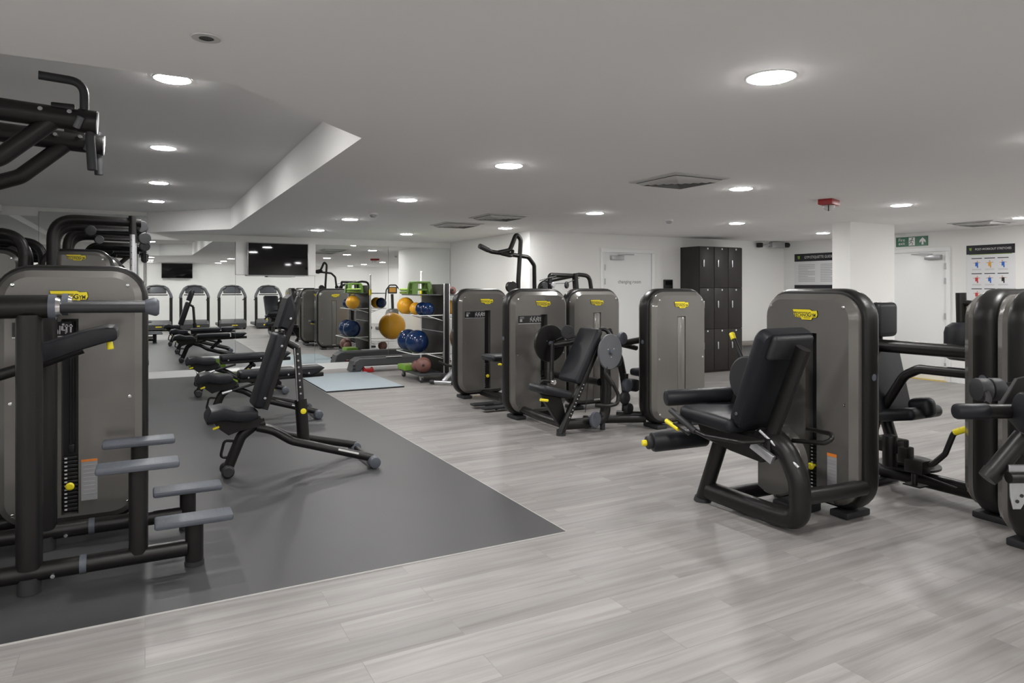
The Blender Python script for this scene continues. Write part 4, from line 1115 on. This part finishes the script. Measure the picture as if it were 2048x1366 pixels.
# green risers on the tray
t = thing('step_riser', 'leaf green plastic riser with square openings on top of the rack', 'step riser', (4.03, 10.66, 1.405))
b = B()
cx, cy, z0 = 4.03, 10.74, 1.4055
for sx_ in (-1, 1):
    for sy in (-1, 1):
        b.loft([[(cx + sx_ * .135 + dx, cy + sy * .135 + dy, z0) for dx, dy in ((-.036, -.034), (.036, -.034), (.036, .034), (-.036, .034))], [(cx + sx_ * .115 + dx, cy + sy * .115 + dy, z0 + .185) for dx, dy in ((-.034, -.032), (.034, -.032), (.034, .032), (-.034, .032))]])
b.box((cx, cy, z0 + .195), (.28, .29, .036), .012)
for sx_ in (-1, 1): b.box((cx + sx_ * .125, cy, z0 + .075), (.02, .25, .03)); b.box((cx + sx_ * .122, cy, z0 + .105), (.02, .03, .16))
for sy in (-1, 1): b.box((cx, cy + sy * .125, z0 + .075), (.25, .02, .03))
b.obj('body', OLIVE, t)
for k, z in enumerate((1.4055, 1.4555)):
    t = thing('balance_disc', 'lime green inflatable disc, %s of the two beside the riser' % ('lower' if k == 0 else 'upper'), 'balance disc', (3.95, 11.06, z), 0, 'green discs on the rack')
    b = B(); b.lathe([(0, .006), (.10, .004), (.135, .004), (.152, .014), (.155, .025), (.150, .036), (.13, .046), (.05, .044), (0, .042)], (3.95, 11.06, z), n=36); b.obj('cushion', LIME, t)
    b = B(); b.lathe([(.1545, .0225), (.1575, .025), (.1545, .0275)], (3.95, 11.06, z), n=36); b.obj('rim_seam', OLIVE, t)
t = thing('exercise_bar', 'white padded exercise bar standing against the rack', 'exercise bar', (4.25, 11.26, 0))
b = B(); b.tube([(4.25, 11.26, .02), (4.25, 11.25, 1.78)], .018, n=12); b.obj('shaft', WHT, t)
b = B(); b.sphere((4.25, 11.26, .020), .020, 12, 8); b.sphere((4.25, 11.25, 1.785), .021, 12, 8); b.obj('end_cap', WHT, t)
b = B(); b.tube([(4.25, 11.25, 1.36), (4.25, 11.25, 1.48)], .026, n=12); b.obj('sleeve', YEL, t)
t = thing('folding_stand', 'silver folding stand with black ended foot bar beside the rack', 'stand', (4.30, 9.83, 0))
b = B(); b.tube([(3.95, 9.95, .045), (4.19, 9.70, .045)], .026, n=14); b.obj('foot_bar', SIL, t)
for p, q in (((3.92, 9.98, .045), (3.97, 9.93, .045)), ((4.17, 9.72, .045), (4.22, 9.67, .045))):
    b = B(); b.cyl(p, q, .036, n=16, bev=.006); b.obj('end_cap', RUB, t)
b = B(); b.box((4.25, 9.91, .19), (.46, .06, .04), .006, (V((.75, .35, .56)), V((-.42, .9, 0)), V((-.5, -.24, .83)))); b.obj('strut', SIL, t)
b = B(); b.box((4.43, 9.98, .65), (.06, .06, .68), .008); b.obj('upright', SIL, t)
b = B(); b.tube([(4.40, 9.98, .24), (4.22, 10.05, .28), (4.10, 10.09, .34)], .022, n=10); b.obj('brace', BLACK, t)

# ------------------------------------------------------------------ screens
def tv(x, y, z, w, h, face, label):
    T = thing('wall_screen', label, 'television', (x, y, z))
    b = B(); b.box((x, y - face * .0, z), (w, .05, h), .006); b.obj('bezel', GREYM if face < 0 else DKGREY, T)
    b = B(); b.box((x, y + face * .0255, z), (w - .03, .004, h - .03)); b.obj('screen', SCREEN, T, False)
    b = B(); b.box((x, y - face * .045, z - .03), (w * .5, .05, h * .5)); b.obj('bracket', INK, T)
    b = B(); b.box((x + .05, y + face * .01, z - h / 2 - .010), (w * .45, .02, .018), .004); b.obj('sensor_bar', DIM, T)
tv(2.085, YM - .175, 2.015, 1.04, .585, -1, 'large black wall screen on the white panel above the mirror')
tv(1.06, YN + .08, 2.13, 1.05, .56, 1, 'black wall screen over the treadmills, seen in the mirror')

# ------------------------------------------------------------------ treadmills behind the camera (seen in the mirror), fronts face +Y
def treadmill(x, y, label, first=None):
    if first is not None:
        o = copy_tree(first); o.location = (x, y, 0); o['label'] = label; return o
    T = thing('treadmill', label, 'treadmill', (x, y, 0), 0, 'treadmills by the near wall')
    b = B(); b.box((x, y - 1.05, .13), (.86, 1.9, .10), .02); b.obj('deck', DKGREY, T)
    b = B(); b.box((x, y - 1.05, .183), (.56, 1.8, .008)); b.obj('belt', RUB, T)
    b = B(); b.prism([(.0, .05), (.02, .22), (-.10, .30), (-.45, .36), (-.52, .10), (-.50, .05)], (x, y, 0), Y_, Z_, X_, .90, .02); b.obj('motor_hood', DKGREY, T)
    b = B(); b.box((x + .05, y + .012, .15), (.19, .006, .03)); b.obj('front_badge', BADGE, T)
    for sx_ in (-1, 1):
        b = B(); b.tube([(x + sx_ * .44, y - .30, .10), (x + sx_ * .44, y - .34, 1.15)], .032, n=12, ry=.05); b.obj('upright', BLACK, T)
        b = B(); b.tube([(x + sx_ * .46, y - .36, 1.13), (x + sx_ * .43, y - .38, 1.26), (x + sx_ * .33, y - .40, 1.46), (x + sx_ * .22, y - .40, 1.52)], .05, fr=.1, n=12); b.obj('side_arm', DISC, T)
        b = B(); b.tube([(x + sx_ * .44, y - .36, 1.12), (x + sx_ * .43, y - .9, 1.05)], .025, n=10); b.obj('hand_rail', BLACK, T)
        b = B(); b.box((x + sx_ * .40, y - .2, .035), (.08, .12, .068), .01); b.obj('foot', RUB, T)
    b = B(); b.tube([(x - .36, y - .41, 1.42), (x - .25, y - .42, 1.545), (x, y - .43, 1.575), (x + .25, y - .42, 1.545), (x + .36, y - .41, 1.42)], .03, fr=.12); b.obj('top_arch', DKGREY, T)
    b = B(); b.box((x, y - .42, 1.42), (.60, .06, .27), .03, (X_, V((0, .95, .3)), V((0, -.3, .95)))); b.obj('console', DKGREY, T)
    b = B(); b.box((x, y - .387, 1.41), (.40, .006, .20), 0, (X_, V((0, .95, .3)), V((0, -.3, .95)))); b.obj('rear_panel', mat('console_panel', (.06, .065, .075), .25), T)
    b = B(); b.box((x, y - .36, 1.245), (.68, .07, .035), .01); b.obj('console_shelf', BLACK, T)
    return T
t0 = treadmill(.36, -.75, 'treadmill seen in the mirror, leftmost, cut by the dip machine')
treadmill(1.55, -.75, 'treadmill seen in the mirror under the reflected screen', t0)
treadmill(2.79, -.75, 'treadmill seen in the mirror across the panel seam', t0)
treadmill(4.05, -.75, 'treadmill seen in the mirror behind the reflected leg machine', t0)

T = thing('cross_trainer', 'cross trainer console with arched handles, seen only in the mirror', 'cross trainer', (7.7, 2.45, 0))
b = B(); b.box((7.7, 1.9, .06), (.55, 1.5, .11), .03); b.obj('base', DKGREY, T)
b = B(); b.lathe([(0, -.2), (.3, -.2), (.34, -.12), (.34, .12), (.3, .2), (0, .2)], (7.7, 2.4, .46), (1, 0, 0), n=32); b.obj('flywheel_cover', COVER, T)
b = B(); b.tube([(7.7, 2.4, .4), (7.7, 2.28, 1.3)], .05); b.obj('mast', BLACK, T)
b = B(); b.tube([(7.44, 2.30, 1.0), (7.46, 2.36, 1.45), (7.58, 2.36, 1.62), (7.82, 2.36, 1.62), (7.94, 2.36, 1.45), (7.96, 2.30, 1.0)], .022, fr=.08); b.obj('arched_handle', BLACK, T)
b = B(); b.box((7.7, 2.31, 1.44), (.34, .05, .24), .02); b.obj('console', DKGREY, T)
b = B(); b.box((7.7, 2.337, 1.45), (.24, .004, .16)); b.obj('rear_panel', ORP, T)
for q in (-1, 1):
    b = B(); b.box((7.7 + q * .16, 1.75, .3), (.16, .4, .04), .015); b.obj('pedal', RUB, T)
    b = B(); b.tube([(7.7 + q * .16, 1.5, .27), (7.7 + q * .22, 2.45, .3)], .025); b.obj('pedal_arm', BLACK, T)

# ------------------------------------------------------------------ lockers
for k, (nm) in enumerate(('left column of the dark lockers beside the changing room door', 'middle column of the three dark lockers', 'right column of the dark lockers below the camera')):
    x0 = 8.63 + k * .347
    T = thing('locker', nm, 'locker', (x0 + .1735, 9.3, 0), 0, 'dark lockers on the far wall')
    b = B(); b.box((x0 + .1735, 9.305, 1.125), (.345, .478, 2.25), .003); b.obj('carcass', LOCK, T)
    for r in range(3):
        z = .04 + r * .735
        b = B(); b.box((x0 + .1735, 9.055, z + .367), (.338, .018, .728), .003); d = b.obj('locker_door', LOCK, T)
        b = B(); b.box((x0 + .085, 9.036, z + .44), (.030, .02, .13), .008); b.obj('handle', SIL, d)
        b = B(); b.lathe([(0, 0), (.016, 0), (.016, .003), (0, .004)], (x0 + .19, 9.0455, z + .70), (0, -1, 0), n=16); b.obj('number_disc', WHT, d)
# bench rail under the camera
T = thing('wall_bench', 'low grey wall bench with slim legs right of the lockers', 'bench', (10.5, 9.3, 0))
b = B(); b.box((10.5, 9.33, .46), (1.55, .36, .05), .006); b.obj('seat_top', mat('taupe_board', (.20, .18, .16), .5), T)
for x in (9.8, 10.5, 11.2):
    b = B(); b.box((x, 9.2, .2175), (.045, .045, .433), .004); b.obj('leg', mat('taupe_board', (.2, .18, .16), .5), T)
b = B(); b.box((10.5, 9.48, .25), (1.5, .02, .36)); b.obj('back_panel', DIM, T)
# camera, card reader
T = thing('security_camera', 'white wall security camera with black lens right of the lockers', 'security camera', (10.95, 9.5, 2.36))
b = B(); b.cyl((10.66, Y4, 2.35), (10.66, Y4 - .03, 2.35), .05, n=18); b.tube([(10.66, 9.52, 2.35), (10.80, 9.42, 2.36), (10.9, 9.40, 2.36)], .016, n=10); b.obj('bracket', GREYM, T)
b = B(); b.box((10.60, 9.47, 2.35), (.10, .08, .09), .01); b.obj('junction_box', INK, T)
b = B(); b.box((10.98, 9.38, 2.36), (.32, .11, .12), .025, (V((.98, -.15, 0)), V((.15, .98, 0)), Z_)); b.obj('housing', GREYM, T)
b = B(); b.cyl((11.12, 9.35, 2.36), (11.25, 9.33, 2.36), .05, n=18, bev=.01); b.obj('lens', INK, T)
T = thing('card_reader', 'small black square box on the wall left of the lockers', 'card reader', (8.33, 9.52, 1.56))
b = B(); b.box((8.33, Y4 - .018, 1.575), (.20, .036, .17), .008); b.obj('case', INK, T)
b = B(); b.box((8.33, Y4 - .039, 1.60), (.15, .003, .07)); b.obj('face', SCREEN, T, False)

# ------------------------------------------------------------------ signs and posters (wall_right, facing -X)
def rect(y0, y1, z0, z1, x, m, parent, name, th=.002):
    b = B(); b.box((x, (y0 + y1) / 2, (z0 + z1) / 2), (th, abs(y1 - y0), z1 - z0)); return b.obj(name, m, parent, False)
T = thing('fire_exit_sign', 'green fire exit sign with running figure and arrow above the white door', 'exit sign', (XR, 6.9, 2.30))
rect(6.66, 7.20, 2.21, 2.37, XR - .006, SGREEN, T, 'board', .01)
b = B()
add_text(b, 'Fire', (XR - .0115, 7.10, 2.322), -Y_, Z_, .075); add_text(b, 'exit', (XR - .0115, 7.10, 2.262), -Y_, Z_, .075); b.obj('lettering', WHT, T, False)
b = B()
b.box((XR - .012, 6.925, 2.29), (.0012, .105, .135)); o = b.obj('pictogram', WHT, T, False)
b = B(); xx = XR - .0132
b.lathe([(0, 0), (.012, 0), (0, .0006)], (xx, 6.915, 2.338), (-1, 0, 0), n=12)
for p, q in (((6.925, 2.322), (6.940, 2.282)), ((6.940, 2.282), (6.912, 2.262)), ((6.912, 2.262), (6.918, 2.232)), ((6.940, 2.282), (6.955, 2.255)), ((6.955, 2.255), (6.972, 2.25)), ((6.925, 2.316), (6.900, 2.300)), ((6.928, 2.316), (6.958, 2.305)), ((6.958, 2.305), (6.962, 2.285))):
    d = V((0, q[0] - p[0], q[1] - p[1])); b.box((xx, (p[0] + q[0]) / 2, (p[1] + q[1]) / 2), (d.length + .006, .010, .0006), 0, (d, d.cross(X_), X_))
b.obj('running_figure', SGREEN, o, False)
b = B(); b.prism([(-.016, -.06), (.016, -.06), (.016, .0), (.05, -.03), (.05, .01), (0, .062), (-.05, .01), (-.05, -.03), (-.016, .0)], (XR - .012, 6.745, 2.29), -Y_, Z_, X_, .0012); b.obj('arrow', WHT, T, False)

T = thing('stretches_poster', 'white poster headed post-workout stretches with nine small exercise figures', 'poster', (XR, 5.72, 1.6))
y0, y1 = 6.06, 5.38
rect(y1, y0, .95, 2.17, XR - .0048, mat('poster_white', (.72, .73, .75), .35), T, 'board', .008)
rect(y1, y0, 2.03, 2.17, XR - .0098, mat('poster_navy', (.012, .013, .018), .4), T, 'header', .0012)
b = B(); b.box((XR - .0102, 5.72, 2.025), (.0012, .60, .008)); b.obj('green_rule', LIME, T, False)
b = B(); add_text(b, 'POST-WORKOUT STRETCHES', (XR - .0112, 5.68, 2.105), -Y_, Z_, .046, sx=.82); b.obj('title', WHT, T, False)
b = B(); b.prism([(-.02, .02), (.02, .02), (.012, -.025), (-.012, -.02)], (XR - .011, 6.0, 2.11), -Y_, Z_, X_, .001); b.obj('emblem', LIME, T, False)
for r in range(4):
    for c_ in range(3):
        yy = 5.91 - c_ * .185; zz = 1.965 - r * .235
        b = B(); b.box((XR - .0098, yy, zz), (.0012, .15, .012)); b.obj('caption_bar', INK, T, False)
        b = B(); b.lathe([(0, 0), (.011, 0), (0, .0006)], (XR - .0098, yy + .01 * (c_ - 1), zz - .045), (-1, 0, 0), n=10)
        b.box((XR - .0098, yy + .032, zz - .07), (.001, .035, .010)); b.box((XR - .0098, yy - .032, zz - .066), (.001, .035, .010)); o = b.obj('figure_skin', SKIN, T, False)
        b = B(); b.box((XR - .0100, yy, zz - .09), (.001, .04, .06)); b.box((XR - .0100, yy - .012, zz - .13), (.001, .018, .03)); b.obj('figure_clothes', (BLUEP, ORP, BLUEP, REDP, BLUEP, INK, REDP, BLUEP, INK, BLUEP, ORP, REDP)[r * 3 + c_], T, False)
        b = B()
        for q in range(2): b.box((XR - .0098, yy, zz - .165 - q * .014), (.001, .13, .004))
        b.obj('caption_text', DIM, T, False)
T = thing('etiquette_poster', 'framed gym etiquette guide poster partly behind the white column', 'poster', (XR, 8.75, 1.8))
rect(8.20, 9.28, 1.50, 2.18, XR - .0048, MATS['poster_white'], T, 'board', .008)
rect(8.20, 9.28, 2.03, 2.18, XR - .0098, MATS['poster_navy'], T, 'header', .0012)
rect(8.20, 9.28, 1.50, 1.57, XR - .0098, MATS['poster_navy'], T, 'footer', .0012)
b = B(); add_text(b, 'GYM ETIQUETTE GUIDE', (XR - .0112, 9.05, 2.105), -Y_, Z_, .072, align='LEFT', sx=.80); b.obj('title', WHT, T, False)
b = B(); b.prism([(-.03, .03), (.03, .03), (.02, -.035), (-.02, -.03)], (XR - .011, 9.18, 2.11), -Y_, Z_, X_, .001); b.obj('emblem', LIME, T, False)
b = B()
for col in (9.0, 8.5):
    for q in range(11):
        wl = .38 if q % 4 != 3 else .22
        b.box((XR - .0098, col + (.38 - wl) / 2, 1.96 - q * .032), (.001, wl, .010))
b.obj('body_text', DIM, T, False)

# ------------------------------------------------------------------ camera, world, look
cam = bpy.data.cameras.new('camera'); co = bpy.data.objects.new('camera', cam); C.objects.link(co)
cam.sensor_width = 36; cam.lens = 36 * 1365 / 2048; cam.shift_y = -106 / 2048; cam.clip_start = .05
co.location = (0, 0, 1.5); co.rotation_euler = (PI / 2, 0, -math.radians(28.268))
sc.camera = co
w = bpy.data.worlds.new('world'); sc.world = w; w.use_nodes = True
w.node_tree.nodes['Background'].inputs[0].default_value = (.9, .95, 1, 1); w.node_tree.nodes['Background'].inputs[1].default_value = .02
sc.view_settings.view_transform = 'Standard'; sc.view_settings.look = 'None'; sc.view_settings.gamma = 1
sc.view_settings.use_curve_mapping = False
sc.view_settings.exposure = 0
sc.cycles.max_bounces = 10; sc.cycles.diffuse_bounces = 6; sc.cycles.glossy_bounces = 6
sc.cycles.use_denoising = True
sc.cycles.sample_clamp_indirect = 4
